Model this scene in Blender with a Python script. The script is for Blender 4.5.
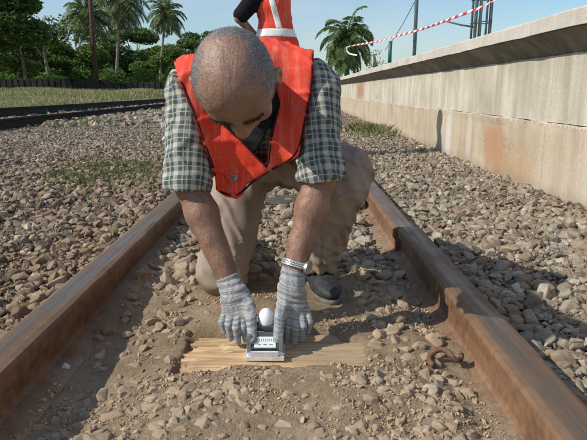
import bpy, bmesh, math, random
import numpy as np
from mathutils import Vector, Matrix, noise as mnoise
R = math.radians
random.seed(7); rng = np.random.default_rng(11)
for o in list(bpy.data.objects): bpy.data.objects.remove(o)
S = bpy.context.scene
C = S.collection
# ------------------------------------------------------------ camera, sky, sun, exposure
CAMZ = 0.655; PITCH = R(12.73); FPX = 571.0
cam = bpy.data.cameras.new('camera'); camo = bpy.data.objects.new('camera', cam); C.objects.link(camo)
camo.location = (0, 0, CAMZ); camo.rotation_euler = (math.pi/2-PITCH, 0, 0)
cam.sensor_width = 36; cam.lens = 35.0; cam.clip_start = 0.02; cam.clip_end = 3000
S.camera = camo
S.render.resolution_x = 1024; S.render.resolution_y = 768
S.view_settings.view_transform = 'Standard'; S.view_settings.look = 'None'
S.view_settings.exposure = 0.12; S.view_settings.gamma = 1
SUN_EL = R(38); SDX, SDY = -1.0, -0.35          # horizontal direction towards the sun
W = bpy.data.worlds.new('World'); S.world = W; W.use_nodes = True
nt = W.node_tree; nt.nodes.clear()
wo = nt.nodes.new('ShaderNodeOutputWorld'); bg = nt.nodes.new('ShaderNodeBackground')
sky = nt.nodes.new('ShaderNodeTexSky'); sky.sky_type = 'NISHITA'; sky.sun_disc = False
sky.sun_elevation = SUN_EL; sky.sun_rotation = math.atan2(SDX, SDY); sky.air_density = 1.3; sky.dust_density = 0.6; sky.ozone_density = 2.2
bg.inputs[1].default_value = 0.135
tc = nt.nodes.new('ShaderNodeTexCoord'); mp = nt.nodes.new('ShaderNodeMapping'); mp.inputs['Scale'].default_value = (1.1, 1.1, 3.4)
mp.inputs['Location'].default_value = (0.35, 0.2, 0.1)
cn = nt.nodes.new('ShaderNodeTexNoise'); cn.inputs['Scale'].default_value = 1.7; cn.inputs['Detail'].default_value = 7; cn.inputs['Roughness'].default_value = 0.52
cr = nt.nodes.new('ShaderNodeValToRGB'); cr.color_ramp.elements[0].position = 0.42; cr.color_ramp.elements[1].position = 0.66
cr.color_ramp.elements[0].color = (0.03, 0.03, 0.03, 1); cr.color_ramp.elements[1].color = (0.6, 0.6, 0.6, 1)
mx = nt.nodes.new('ShaderNodeMix'); mx.data_type = 'RGBA'; mx.inputs[7].default_value = (4.6, 5.0, 5.4, 1)
L = nt.links.new
L(tc.outputs['Generated'], mp.inputs[0]); L(mp.outputs[0], cn.inputs['Vector']); L(cn.outputs[0], cr.inputs[0])
tn = nt.nodes.new('ShaderNodeMix'); tn.data_type = 'RGBA'; tn.blend_type = 'MULTIPLY'; tn.inputs[0].default_value = 1; tn.inputs[7].default_value = (.66, .80, .95, 1); L(sky.outputs[0], tn.inputs[6])
L(cr.outputs[0], mx.inputs[0]); L(tn.outputs[2], mx.inputs[6]); L(mx.outputs[2], bg.inputs[0]); L(bg.outputs[0], wo.inputs[0])
sl = bpy.data.lights.new('sun', 'SUN'); sl.energy = 4.1; sl.angle = R(0.55); sl.color = (1.0, 0.93, 0.82)
so = bpy.data.objects.new('sun', sl); C.objects.link(so)
sv = Vector((SDX, SDY, 0)).normalized()*math.cos(SUN_EL)+Vector((0, 0, math.sin(SUN_EL)))
so.rotation_euler = sv.to_track_quat('Z', 'Y').to_euler()

# ------------------------------------------------------------ helpers
CP, SP = math.cos(PITCH), math.sin(PITCH)
def at(px, py, Y):
    """world point seen at photograph pixel px,py at world distance Y"""
    a = PITCH+math.atan((py-220)/FPX); z = CAMZ-Y*math.tan(a)
    d = Y*CP-(z-CAMZ)*SP
    return np.array([(px-293.5)/FPX*d, Y, z])
def proj(P):
    x, y, z = P[..., 0], P[..., 1], P[..., 2]-CAMZ
    d = y*CP-z*SP; v = y*SP+z*CP
    return 293.5+FPX*x/d, 220-FPX*v/d, d
def tag(o, label=None, cat=None, group=None, kind=None):
    if label: o['label'] = label
    if cat: o['category'] = cat
    if group: o['group'] = group
    if kind: o['kind'] = kind
    return o
def empty(name, loc, label, cat, group=None):
    o = bpy.data.objects.new(name, None); C.objects.link(o); o.location = loc; o.empty_display_size = .05
    return tag(o, label, cat, group)
def link(name, me, mat=None, parent=None, loc=None):
    o = bpy.data.objects.new(name, me); C.objects.link(o)
    if mat is not None and len(me.materials) == 0: me.materials.append(mat)
    if parent is not None:
        o.parent = parent
        root = parent
        off = Vector(root.location)
        while root.parent is not None: root = root.parent; off = off+Vector(root.location)
        o.location = -off         # vertices are written in world coordinates
    if loc is not None: o.location = loc
    return o
def npmesh(name, V, F, smooth=False):
    """V (n,3); F (m,k) one polygon size"""
    V = np.ascontiguousarray(V, dtype=np.float32); F = np.ascontiguousarray(F, dtype=np.int32)
    me = bpy.data.meshes.new(name); k = F.shape[1]
    me.vertices.add(len(V)); me.vertices.foreach_set('co', V.ravel())
    me.loops.add(F.size); me.loops.foreach_set('vertex_index', F.ravel())
    me.polygons.add(len(F)); me.polygons.foreach_set('loop_start', np.arange(0, F.size, k, dtype=np.int32))
    me.polygons.foreach_set('loop_total', np.full(len(F), k, dtype=np.int32))
    me.polygons.foreach_set('use_smooth', np.full(len(F), smooth))
    me.update(calc_edges=True); return me
def addattr(me, name, arr):
    a = me.attributes.new(name, 'FLOAT_VECTOR' if arr.ndim == 2 else 'FLOAT', 'POINT')
    a.data.foreach_set('vector' if arr.ndim == 2 else 'value', np.ascontiguousarray(arr, dtype=np.float32).ravel())
def bm_mesh(name, bm, smooth=False):
    me = bpy.data.meshes.new(name); bmesh.ops.recalc_face_normals(bm, faces=bm.faces[:]); bm.to_mesh(me); bm.free()
    if smooth:
        for p in me.polygons: p.use_smooth = True
    return me
def box(bm, c, s, rot=None, bev=0.0):
    r = bmesh.ops.create_cube(bm, size=1.0); vs = r['verts']
    M = Matrix.Translation(Vector(c)) @ (rot.to_4x4() if rot else Matrix.Identity(4)) @ Matrix.Diagonal((s[0], s[1], s[2], 1))
    bmesh.ops.transform(bm, matrix=M, verts=vs)
    if bev > 0:
        es = list({e for v in vs for e in v.link_edges}); bmesh.ops.bevel(bm, geom=es, offset=bev, segments=2, affect='EDGES', profile=0.6)
def tube_np(P, r, n=8, cap=True):
    """tube along points P with radius r (scalar or array) -> V,F (quads)"""
    P = np.asarray(P, float); m = len(P); r = np.broadcast_to(np.asarray(r, float), (m,))
    T = np.gradient(P, axis=0); T /= np.linalg.norm(T, axis=1)[:, None]+1e-9
    ref = np.array([0, 0, 1.0]) if abs(T[0, 2]) < .9 else np.array([1.0, 0, 0])
    V = []; A = np.cross(T[0], ref); A /= np.linalg.norm(A)
    for i in range(m):
        A = A-T[i]*A.dot(T[i]); A /= np.linalg.norm(A); B = np.cross(T[i], A)
        an = np.arange(n)*2*math.pi/n
        V.append(P[i]+r[i]*(np.cos(an)[:, None]*A+np.sin(an)[:, None]*B))
    V = np.concatenate(V); F = []
    for i in range(m-1):
        for j in range(n):
            F.append((i*n+j, i*n+(j+1) % n, (i+1)*n+(j+1) % n, (i+1)*n+j))
    if cap:
        b = len(V); V = np.vstack([V, P[0], P[-1]])
        for j in range(0, n): 
            F.append((b, (j+1) % n, j, b)) if False else None
        for j in range(0, n, 2):
            F.append((b, (j+2) % n, j+1, j)); F.append((b+1, (m-1)*n+j, (m-1)*n+j+1, (m-1)*n+(j+2) % n))
    return V, np.array(F)
def join(parts):
    V = []; F = []; k = 0
    for v, f in parts: V.append(v); F.append(f+k); k += len(v)
    return np.concatenate(V), np.concatenate(F)
def sstep(a, b, x):
    t = np.clip((x-a)/(b-a), 0, 1); return t*t*(3-2*t)
_lat = rng.random((32, 32, 32)).astype(np.float32)
def vnoise(x, y, z=0.0):
    x, y, z = np.broadcast_arrays(np.asarray(x, np.float32), np.asarray(y, np.float32), np.asarray(z, np.float32))
    xi = np.floor(x); yi = np.floor(y); zi = np.floor(z)
    fx = x-xi; fy = y-yi; fz = z-zi
    fx = fx*fx*(3-2*fx); fy = fy*fy*(3-2*fy); fz = fz*fz*(3-2*fz)
    a = xi.astype(np.int32) & 31; b = yi.astype(np.int32) & 31; c = zi.astype(np.int32) & 31
    a1 = (a+1) & 31; b1 = (b+1) & 31; c1 = (c+1) & 31; l = _lat
    def m(p, q, t): return p+(q-p)*t
    return m(m(m(l[a, b, c], l[a1, b, c], fx), m(l[a, b1, c], l[a1, b1, c], fx), fy),
             m(m(l[a, b, c1], l[a1, b, c1], fx), m(l[a, b1, c1], l[a1, b1, c1], fx), fy), fz)*2-1
def fbm(x, y, z=0.0, oct=4):
    s = 0; a = 1; t = 0
    for i in range(oct):
        s = s+a*vnoise(x*2**i+7.3*i, y*2**i+3.1*i, z*2**i+1.7*i); t += a; a *= .5
    return s/t

# ------------------------------------------------------------ material helper
class Mt:
    def __init__(s, name, rough=.8, spec=.3):
        s.m = bpy.data.materials.new(name); s.m.use_nodes = True; s.t = s.m.node_tree
        s.b = s.t.nodes['Principled BSDF']; s.b.inputs['Roughness'].default_value = rough
        s.b.inputs['Specular IOR Level'].default_value = spec
    def n(s, ty): return s.t.nodes.new(ty)
    def l(s, a, b): s.t.links.new(a, b)
    def coord(s, kind='Object', scale=(1, 1, 1), loc=(0, 0, 0), attr=None, rot=(0, 0, 0)):
        m = s.n('ShaderNodeMapping'); m.inputs['Scale'].default_value = scale; m.inputs['Location'].default_value = loc; m.inputs['Rotation'].default_value = rot
        if attr:
            a = s.n('ShaderNodeAttribute'); a.attribute_name = attr; s.l(a.outputs['Vector'], m.inputs[0])
        elif kind == 'World':
            g = s.n('ShaderNodeNewGeometry'); s.l(g.outputs['Position'], m.inputs[0])
        else:
            c = s.n('ShaderNodeTexCoord'); s.l(c.outputs[kind], m.inputs[0])
        return m.outputs[0]
    def attr(s, name):
        a = s.n('ShaderNodeAttribute'); a.attribute_name = name; return a.outputs['Fac']
    def noise(s, vec, scale=5, detail=4, rough=.55, dist=0):
        n = s.n('ShaderNodeTexNoise'); n.inputs['Scale'].default_value = scale; n.inputs['Detail'].default_value = detail
        n.inputs['Roughness'].default_value = rough; n.inputs['Distortion'].default_value = dist; s.l(vec, n.inputs['Vector']); return n.outputs[0]
    def voro(s, vec, scale=5, feat='F1'):
        n = s.n('ShaderNodeTexVoronoi'); n.feature = feat; n.inputs['Scale'].default_value = scale; s.l(vec, n.inputs['Vector']); return n.outputs[0]
    def ramp(s, f, stops):
        r = s.n('ShaderNodeValToRGB'); e = r.color_ramp.elements
        while len(e) < len(stops): e.new(.5)
        for i, (p, c) in enumerate(stops):
            e[i].position = p; e[i].color = (c[0], c[1], c[2], 1) if not isinstance(c, (int, float)) else (c, c, c, 1)
        s.l(f, r.inputs[0]); return r.outputs[0]
    def mix(s, f, a, b, mode='MIX'):
        m = s.n('ShaderNodeMix'); m.data_type = 'RGBA'; m.blend_type = mode
        for v, i in ((f, 0), (a, 6), (b, 7)):
            if isinstance(v, (int, float)): m.inputs[i].default_value = v if i == 0 else (v, v, v, 1)
            elif isinstance(v, tuple): m.inputs[i].default_value = (*v, 1)
            else: s.l(v, m.inputs[i])
        return m.outputs[2]
    def math(s, op, a, b=0.0, c=0.0, clamp=False):
        m = s.n('ShaderNodeMath'); m.operation = op; m.use_clamp = clamp
        for v, i in ((a, 0), (b, 1), (c, 2)):
            if isinstance(v, (int, float)): m.inputs[i].default_value = v
            else: s.l(v, m.inputs[i])
        return m.outputs[0]
    def sep(s, vec):
        x = s.n('ShaderNodeSeparateXYZ'); s.l(vec, x.inputs[0]); return x.outputs
    def color(s, c):
        if isinstance(c, tuple): s.b.inputs['Base Color'].default_value = (*c, 1)
        else: s.l(c, s.b.inputs['Base Color'])
        return s
    def rough(s, c): s.l(c, s.b.inputs['Roughness']); return s
    def bump(s, h, strength=.4, dist=.01, prev=None):
        b = s.n('ShaderNodeBump'); b.inputs['Strength'].default_value = strength; b.inputs['Distance'].default_value = dist
        s.l(h, b.inputs['Height'])
        if prev is not None: s.l(prev, b.inputs['Normal'])
        s.l(b.outputs[0], s.b.inputs['Normal']); return b.outputs[0]
    def subtle(s, base, amt=.12, scale=40, bump=.1, dist=.002):
        v = s.coord('World'); n = s.noise(v, scale, 5); lo = tuple(c*(1-amt*2) for c in base); hi = tuple(min(1, c*(1+amt*2)) for c in base)
        s.color(s.ramp(n, [(.25, lo), (.75, hi)]))
        if bump: s.bump(n, bump, dist)
        return s

# stone
def stone_mat():
    m = Mt('ballast stone', .85, .25)
    g = m.n('ShaderNodeNewGeometry'); oi = m.n('ShaderNodeObjectInfo')
    r = m.math('FRACT', m.math('ADD', g.outputs['Random Per Island'], m.math('MULTIPLY', oi.outputs['Random'], 7.31)))
    base = m.ramp(r, [(0, (.12, .105, .09)), (.16, (.33, .27, .195)), (.34, (.48, .42, .325)), (.5, (.25, .225, .185)), (.68, (.57, .515, .41)), (.82, (.35, .23, .14)), (.9, (.46, .41, .32)), (1, (.76, .71, .61))])
    v = m.coord('World'); n = m.noise(v, 42, 6, .62); n2 = m.noise(v, 9, 3)
    c = m.mix(m.ramp(n, [(.3, 0), (.72, 1)]), m.mix(.62, base, (.10, .085, .068)), base)
    c = m.mix(m.ramp(n2, [(.42, 0), (.64, .5)]), c, (.27, .20, .13))
    P = m.sep(m.coord('World')); ax = m.math('ABSOLUTE', m.math('ADD', P[0], .07))
    # soil coated stones between the rails in front; brown dirt on the left hand ballast
    sandy = m.math('MULTIPLY', m.math('LESS_THAN', ax, .5), m.ramp(m.math('MULTIPLY', P[1], .3), [(.54, 1), (.66, .25)]))
    soil = m.ramp(n2, [(.3, (.31, .23, .15)), (.7, (.44, .335, .225))])
    c = m.mix(m.math('MULTIPLY', sandy, m.ramp(n, [(.3, .92), (.7, .58)])), c, soil)
    nl = m.noise(v, .9, 3)
    gap_shade = m.ramp(m.noise(v, 7, 4, .7), [(.35, 0), (.62, .35)]); c = m.mix(gap_shade, c, m.mix(1.0, c, (.55, .45, .36), 'MULTIPLY')); left = m.math('MULTIPLY', m.math('LESS_THAN', P[0], -.5), m.ramp(m.math('ADD', m.math('MULTIPLY', P[1], .06), m.math('MULTIPLY', nl, .5)), [(.38, .62), (.75, .1)]))  # noise darkening paints shaded gaps between stones; left side gets brown dirt
    c = m.mix(left, c, m.mix(1.0, c, (.86, .70, .54), 'MULTIPLY'))
    m.color(c); m.bump(n, .7, .006); return m.m
M_stone = stone_mat()
def sand_mat():
    m = Mt('sandy soil', .95, .12); v = m.coord('World')
    n = m.noise(v, 3.2, 5, .6); n2 = m.noise(v, 55, 6, .7); n3 = m.noise(v, 13, 4)
    c = m.ramp(n, [(.3, (.285, .205, .128)), (.5, (.385, .29, .187)), (.72, (.48, .375, .255))])
    c = m.mix(m.ramp(n2, [(.32, .0), (.7, 1)]), m.mix(.5, c, (.11, .075, .045)), c)
    c = m.mix(m.ramp(n3, [(.5, 0), (.75, .4)]), c, (.46, .35, .24))
    # drier grey gravel fines outside the rails, green-brown turf far away
    X = m.sep(v)
    out = m.math('GREATER_THAN', m.math('ABSOLUTE', m.math('ADD', X[0], .07)), .56)
    c = m.mix(m.math('MULTIPLY', out, .72), c, m.ramp(n2, [(.3, (.08, .065, .05)), (.7, (.26, .22, .175))]))
    far = m.math('MULTIPLY', m.math('LESS_THAN', X[0], m.math('ADD', -7.9, m.math('MULTIPLY', n3, 1.0))), 1.0)
    grass = m.ramp(m.noise(v, .5, 5), [(.35, (.24, .22, .11)), (.65, (.38, .33, .19))])
    c = m.mix(far, c, grass)
    m.color(c); m.bump(n2, .8, .016, m.bump(m.noise(v, 170, 4, .7), .7, .005)); return m.m
M_sand = sand_mat()

# ------------------------------------------------------------ terrain
TCX = -0.073                       # track centre
RZ = 0.112                         # rail top
XI_L, XI_R = TCX-.5, TCX+.5        # inner faces of the rail heads
HW = .098                          # head width
def plank_mask(x, y):
    """1 where the sleeper is dug free"""
    n = fbm(x*14, y*14, 3.3, 3)
    wx = sstep(-.285+.03*n, -.262+.03*n, x)*(1-sstep(.05+.09*n, .19+.10*n, x))
    wy = sstep(1.214+.018*n, 1.236+.018*n, y)*(1-sstep(1.41+.02*n, 1.435+.02*n, y))
    return wx*wy
def ground_z(x, y):
    x = np.asarray(x, float); y = np.asarray(y, float)
    d = x-TCX; ad = np.abs(d)
    inside = 1-sstep(.50, .56, ad)
    sand = .026+.016*fbm(x*2.3, y*2.3, 1.0, 3)+.009*fbm(x*9, y*9, 2.0, 3)+.0055*fbm(x*30, y*30, 5., 4)
    sand = sand-.045*sstep(.0, -.48, d)*(1-sstep(1.2, 2.1, y)) -.020*sstep(.38, .46, d)-.006*vnoise(x*9, y*9, 4.)*sstep(.40,.46,ad)+.012*sstep(.38, .47, -d)-.012*sstep(2.0, 2.6, y)
    sand = sand+.030*np.exp(-(((x+.16)/.16)**2+((y-1.56)/.10)**2))+.02*np.exp(-(((x-.12)/.14)**2+((y-1.10)/.08)**2))
    pm = plank_mask(x, y)
    sand = sand*(1-pm)+(-.03)*pm
    bal = .018+.022*fbm(x*1.1, y*1.1, 9., 3)+.010*fbm(x*6, y*6, 4., 2)-.01*sstep(.6, 1.2, ad)
    left = -.03*sstep(-1.0, -4.5, x)
    rise = .52*sstep(16, 42, y)*sstep(-7.2, -9.5, x-0*y)
    roll = .035*fbm(x*.3, y*.3, 6., 3)*sstep(.8, 2.5, -d)
    out = bal+left+roll+rise
    # under the platform and behind
    z = sand*inside+out*(1-inside)
    return z
def graded(lo, flo, fhi, hi, step, g):
    a = list(np.arange(flo, fhi, step)); s = step; v = a[-1]
    while v < hi: s *= g; v += s; a.append(v)
    s = step; v = a[0]; b = []
    while v > lo: s *= g; v -= s; b.append(v)
    return np.array(b[::-1]+a)
gx = graded(-900, -.62, .6, 900, .0095, 1.07); gy = graded(-30, .78, 2.1, 1600, .0095, 1.045)
GX, GY = np.meshgrid(gx, gy); GZ = ground_z(GX, GY)
nx_, ny_ = len(gx), len(gy)
ii = np.arange(nx_*ny_).reshape(ny_, nx_)
F = np.stack([ii[:-1, :-1], ii[:-1, 1:], ii[1:, 1:], ii[1:, :-1]], -1).reshape(-1, 4)
ground = link('ground', npmesh('ground', np.stack([GX, GY, GZ], -1).reshape(-1, 3), F, True), M_sand)
tag(ground, 'sandy ground and ballast bed of the railway track', None, None, 'structure')

# ------------------------------------------------------------ stones
def hull_stone(n, flat=.62, elong=1.35, seed=0):
    r = random.Random(seed); bm = bmesh.new()
    for i in range(n):
        v = Vector((r.gauss(0, 1), r.gauss(0, 1), r.gauss(0, 1))).normalized()*(r.uniform(.70, 1.0))
        v.x = max(-.8, min(.8, v.x)); v.z = max(-.75, min(.75, v.z)); v.y = max(-.82, min(.82, v.y))
        bm.verts.new((v.x*elong, v.y, v.z*flat*1.25))
    res = bmesh.ops.convex_hull(bm, input=bm.verts[:])
    bmesh.ops.delete(bm, geom=[v for v in bm.verts if not v.link_faces], context='VERTS')
    bmesh.ops.triangulate(bm, faces=bm.faces[:])
    bmesh.ops.recalc_face_normals(bm, faces=bm.faces[:])
    bm.verts.ensure_lookup_table(); bm.verts.index_update()
    V = np.array([v.co[:] for v in bm.verts]); Fc = np.array([[v.index for v in f.verts] for f in bm.faces]); bm.free()
    return V/1.15, Fc
HI = [hull_stone(random.choice((16, 19, 22, 26)), random.uniform(.42, .85), random.uniform(1.0, 1.75), 100+i) for i in range(14)]
LO = [hull_stone(11, random.uniform(.5, .85), random.uniform(1.05, 1.6), 300+i) for i in range(14)]
VL = [hull_stone(7, random.uniform(.5, .85), random.uniform(1.05, 1.6), 500+i) for i in range(14)]
stones = []   # x,y,z,size(radius),variant, kind
def jgrid(x0, x1, y0, y1, cell):
    nx = int((x1-x0)/cell)+1; ny = int((y1-y0)/cell)+1
    a, b = np.meshgrid(np.arange(nx), np.arange(ny))
    x = x0+(a+rng.random(a.shape)*1.0)*cell; y = y0+(b+rng.random(a.shape)*1.0)*cell
    x = x.ravel(); y = y.ravel(); k = (x > x0) & (x < x1) & (y > y0) & (y < y1)
    return x[k], y[k]
def add_stones(x, y, r, lift=.25, sink=0.):
    z = ground_z(x, y)+r*lift-sink
    stones.append(np.stack([x, y, z, r], -1))
def rsize(n, m, sd=.52): return m*np.exp(rng.normal(0, sd, n))
wallX = 1.60
outR0 = XI_R+HW+.012; outL0 = XI_L-HW-.012
def ok_left(x, y): return x > -.85*y-.5
for (y0, y1, cell, m) in ((.75, 3.2, .0235, .0140), (3.2, 6, .029, .0155), (6, 12, .042, .021), (12, 26, .09, .042), (26, 60, .16, .075)):
    for k in range(2 if y0 < 3.1 else 1):
        x, y = jgrid(outR0+.01, wallX-.005, y0, y1, cell); r = rsize(len(x), m)
        r = np.minimum(r, .034); x = np.minimum(np.maximum(x, outR0+r*.8), wallX-r*.7)
        add_stones(x, y, r, .15+.55*k)
for (y0, y1, cell, m) in ((.75, 3.0, .025, .0145), (3.0, 6, .033, .0175), (6, 11, .05, .025), (11, 20, .10, .046), (20, 45, .17, .08)):
    for k in range(2 if y0 < 6 else 1):
        x, y = jgrid(-7.6, outL0-.01, y0, y1, cell); q = ok_left(x, y); x, y = x[q], y[q]; r = rsize(len(x), m)
        # bare sandy patches with smaller stones and weeds
        p = fbm(x*1.4, y*1.0, 20., 2); keep = (p > -.40) | (rng.random(len(x)) < .35)
        x, y, r = x[keep], y[keep], r[keep]; r = np.minimum(r, .034 if y1 < 12 else .12); x = np.minimum(x, outL0-r*.8)
        add_stones(x, y, r, .12+.5*k)
x, y = jgrid(outR0+.01, wallX-.01, .8, 3.4, .0135); add_stones(x, y, np.minimum(rsize(len(x), .0058), .010), 1.6)
x, y = jgrid(-2.2, outL0-.01, 1.0, 3.4, .0145); q = ok_left(x, y); x, y = x[q], y[q]; add_stones(x, y, np.minimum(rsize(len(x), .0058), .010), 1.6)
# between the rails: heaped ballast behind the man, sand with half-buried stones in front
x, y = jgrid(XI_L+.03, XI_R-.03, 2.35, 9, .034); r = np.minimum(rsize(len(x), .018), .045); add_stones(x, y, r, .25)
x, y = jgrid(XI_L+.03, XI_R-.03, 9, 40, .11); r = np.minimum(rsize(len(x), .045), .06); add_stones(x, y, r, .25)
x, y = jgrid(XI_L+.04, XI_R-.04, 1.85, 2.45, .048); r = np.minimum(rsize(len(x), .020), .042); add_stones(x, y, r, .15)
def scatter(n, x0, x1, y0, y1, m, sd, lift, fn=None):
    x = rng.uniform(x0, x1, n); y = rng.uniform(y0, y1, n); r = rsize(n, m, sd)
    q = (plank_mask(x, y) < .02) & (plank_mask(x, y+.03) < .02)
    if fn is not None: q &= fn(x, y)
    q &= ~((y > 1.55) & (y < 1.95) & (x > -.32) & (x < .2))
    q &= ~((np.abs(x+.07) < .14) & (y > 1.2) & (y < 1.45))
    x, y, r = x[q], y[q], np.minimum(r[q], .025); add_stones(x, y, r, lift)
scatter(420, -.5, .36, .80, 1.19, .0115, .5, -.25, lambda x, y: fbm(x*5, y*5, 8., 2) > -.30)
scatter(90, .13, .37, .86, 1.35, .016, .4, -.1)
scatter(110, -.53, -.26, .9, 1.9, .016, .4, -.15)
scatter(110, .20, .39, 1.35, 2.2, .018, .4, .1)
scatter(80, -.52, -.24, 1.35, 2.2, .020, .35, .1)
scatter(120, -.25, .3, 1.45, 1.85, .010, .4, -.2)
scatter(500, -.5, .38, .80, 2.2, .0065, .35, -.1)
scatter(80, -.48, .34, .82, 1.16, .0195, .14, -.25)
scatter(12, -.30, -.08, 1.06, 1.17, .022, .15, -.2)
ST = np.concatenate(stones)
_px, _py, _d = proj(ST[:, :3]); keepf = rng.random(len(ST)); ST = ST[(_px > -230) & (_px < 790) & (_py < 520) & ~(((_px < -60) | (_px > 650)) & (keepf < .35))]
app = ST[:, 3]/np.hypot(ST[:, 1], ST[:, 0])
px_, py_, _ = proj(ST[:, :3]); vis = (px_ > -5) & (px_ < 592) & (py_ < 445)
hid = (px_ > 170) & (px_ < 235) & (py_ < 200)
order = np.argsort(-(app*vis*~hid)); NEAR = 300
def rotmats(n, tilt=.5):
    a = rng.uniform(0, 2*np.pi, n); b = rng.normal(0, tilt, n); c = rng.normal(0, tilt, n)
    ca, sa, cb, sb, cc, sc = np.cos(a), np.sin(a), np.cos(b), np.sin(b), np.cos(c), np.sin(c)
    Z = np.zeros(n); O = np.ones(n)
    Rz = np.stack([ca, -sa, Z, sa, ca, Z, Z, Z, O], -1).reshape(n, 3, 3)
    Rx = np.stack([O, Z, Z, Z, cb, -sb, Z, sb, cb], -1).reshape(n, 3, 3)
    Ry = np.stack([cc, Z, sc, Z, O, Z, -sc, Z, cc], -1).reshape(n, 3, 3)
    return Rz @ Rx @ Ry
far_idx = order[NEAR:]; parts = []
base = 0; VV = []; FF = []
hi_l = app[far_idx] > .0075
var = rng.integers(0, 14, len(far_idx))
vl_l = app[far_idx] < .0034
for lib, sel in ((HI, hi_l), (LO, ~hi_l & ~vl_l), (VL, vl_l)):
    for k in range(14):
        q = far_idx[sel & (var == k)]
        if len(q) == 0: continue
        v, f = lib[k]; Rm = rotmats(len(q)); sc = ST[q, 3]
        P = np.einsum('nij,vj->nvi', Rm, v)*sc[:, None, None]+ST[q, None, :3]
        n = len(q); FF.append((f[None]+(np.arange(n)*len(v))[:, None, None]+base).reshape(-1, 3)); VV.append(P.reshape(-1, 3)); base += n*len(v)
o = link('loose_ballast', npmesh('loose_ballast', np.concatenate(VV), np.concatenate(FF)), M_stone, ground); tag(o, kind='stuff')
# the 300 stones that show largest
def fine_stone(i):
    v, f = HI[i]; bm = bmesh.new(); bv = [bm.verts.new(p) for p in v]
    for t in f: bm.faces.new([bv[j] for j in t])
    bmesh.ops.dissolve_limit(bm, angle_limit=R(8), verts=bm.verts[:], edges=bm.edges[:])
    bmesh.ops.bevel(bm, geom=bm.edges[:], offset=.05, segments=1, affect='EDGES')
    me = bm_mesh('stone', bm); me.materials.append(M_stone); return me
FS = [fine_stone(i) for i in range(14)]
for q in order[:NEAR]:
    o = bpy.data.objects.new('stone', FS[random.randrange(14)]); C.objects.link(o); o.parent = ground
    o.location = ST[q, :3]; o.rotation_euler = (random.gauss(0, .35), random.gauss(0, .35), random.uniform(0, 6.28)); s = ST[q, 3]*1.0; o.scale = (s, s, s)
# crumbs of soil and grit on the sand
n = 26000
x = rng.uniform(XI_L+.02, XI_R-.02, n); y = rng.uniform(.8, 2.6, n); r = rsize(n, .0026, .55); dens = fbm(x*6, y*6, 12., 2) > -.15
q = (plank_mask(x, y) < .3) & dens; x, y, r = x[q], y[q], np.minimum(r[q], .010); dd = x-TCX; gz_ = np.maximum(ground_z(x, y), np.where((np.abs(dd) > .452) & (np.abs(dd) < .505), .0035, -9)); q = np.abs(dd) < .492; x, y, r, gz_ = x[q], y[q], r[q], gz_[q]; P0 = np.stack([x, y, gz_+r*.2], -1)
Rm = rotmats(len(x), 1.); v, f = LO[3]; P = np.einsum('nij,vj->nvi', Rm, v)*r[:, None, None]+P0[:, None]
M_crumb = Mt('soil crumbs', .95, .1).subtle((.40, .30, .20), .25, 60).m
o = link('soil_crumbs', npmesh('crumbs', P.reshape(-1, 3), (f[None]+(np.arange(len(x))*len(v))[:, None, None]).reshape(-1, 3)), M_crumb, ground); tag(o, kind='stuff')

# ------------------------------------------------------------ rails
def rail_mat(name, sgn, shiny=True):
    m = Mt(name, .7, .4); v = m.coord('World'); n = m.noise(v, 30, 6, .65); st = m.noise(m.coord('World', (90, 2.5, 90)), 1, 5, .6); n3 = m.noise(v, 6, 4)
    rust = m.ramp(n, [(.25, (.06, .032, .018)), (.5, (.145, .074, .037)), (.75, (.25, .135, .068))])
    rust = m.mix(m.ramp(n3, [(.45, 0), (.7, .55)]), rust, (.30, .165, .085))
    if shiny:
        a = m.attr('band'); a2 = m.math('ADD', a, m.math('MULTIPLY', m.math('SUBTRACT', n3, .5), .9))
        a2 = m.math('ADD', a2, m.math('MULTIPLY', m.math('SUBTRACT', st, .5), .7))
        f = m.ramp(a2, [(.42, 0), (.80, 1)])
        steel = m.mix(m.ramp(n3, [(.40, .65), (.62, .05)]), m.ramp(st, [(.3, (.10, .078, .058)), (.55, (.20, .165, .13)), (.75, (.33, .285, .235))]), (.17, .105, .065))
        worn = m.mix(.5, rust, (.17, .11, .07))
        topm = m.attr('topm'); c = m.mix(topm, rust, worn); c = m.mix(f, c, steel)
        m.rough(m.ramp(f, [(0, .8), (1, .40)])); m.l(m.math('MULTIPLY', f, .55), m.b.inputs['Metallic'])
    else: c = rust
    dust = m.math('GREATER_THAN', 0.0, 1.0)
    g = m.n('ShaderNodeNewGeometry'); zz = m.sep(g.outputs['Position'])[2]
    nf = m.noise(v, 14, 6, .7); nd = m.noise(v, 120, 4, .7); dz = m.ramp(m.math('ADD', m.math('MULTIPLY', zz, 9), m.math('ADD', m.math('MULTIPLY', n, .3), m.math('MULTIPLY', nf, .55))), [(.36, .92), (.62, 0)])
    soil = m.ramp(nd, [(.3, (.22, .15, .095)), (.7, (.40, .31, .215))])
    c = m.mix(dz, c, soil)
    m.color(c); m.bump(n, .5, .004, m.bump(st, .25, .002, m.bump(m.math('MULTIPLY', nd, dz), .9, .006))); return m.m
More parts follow.
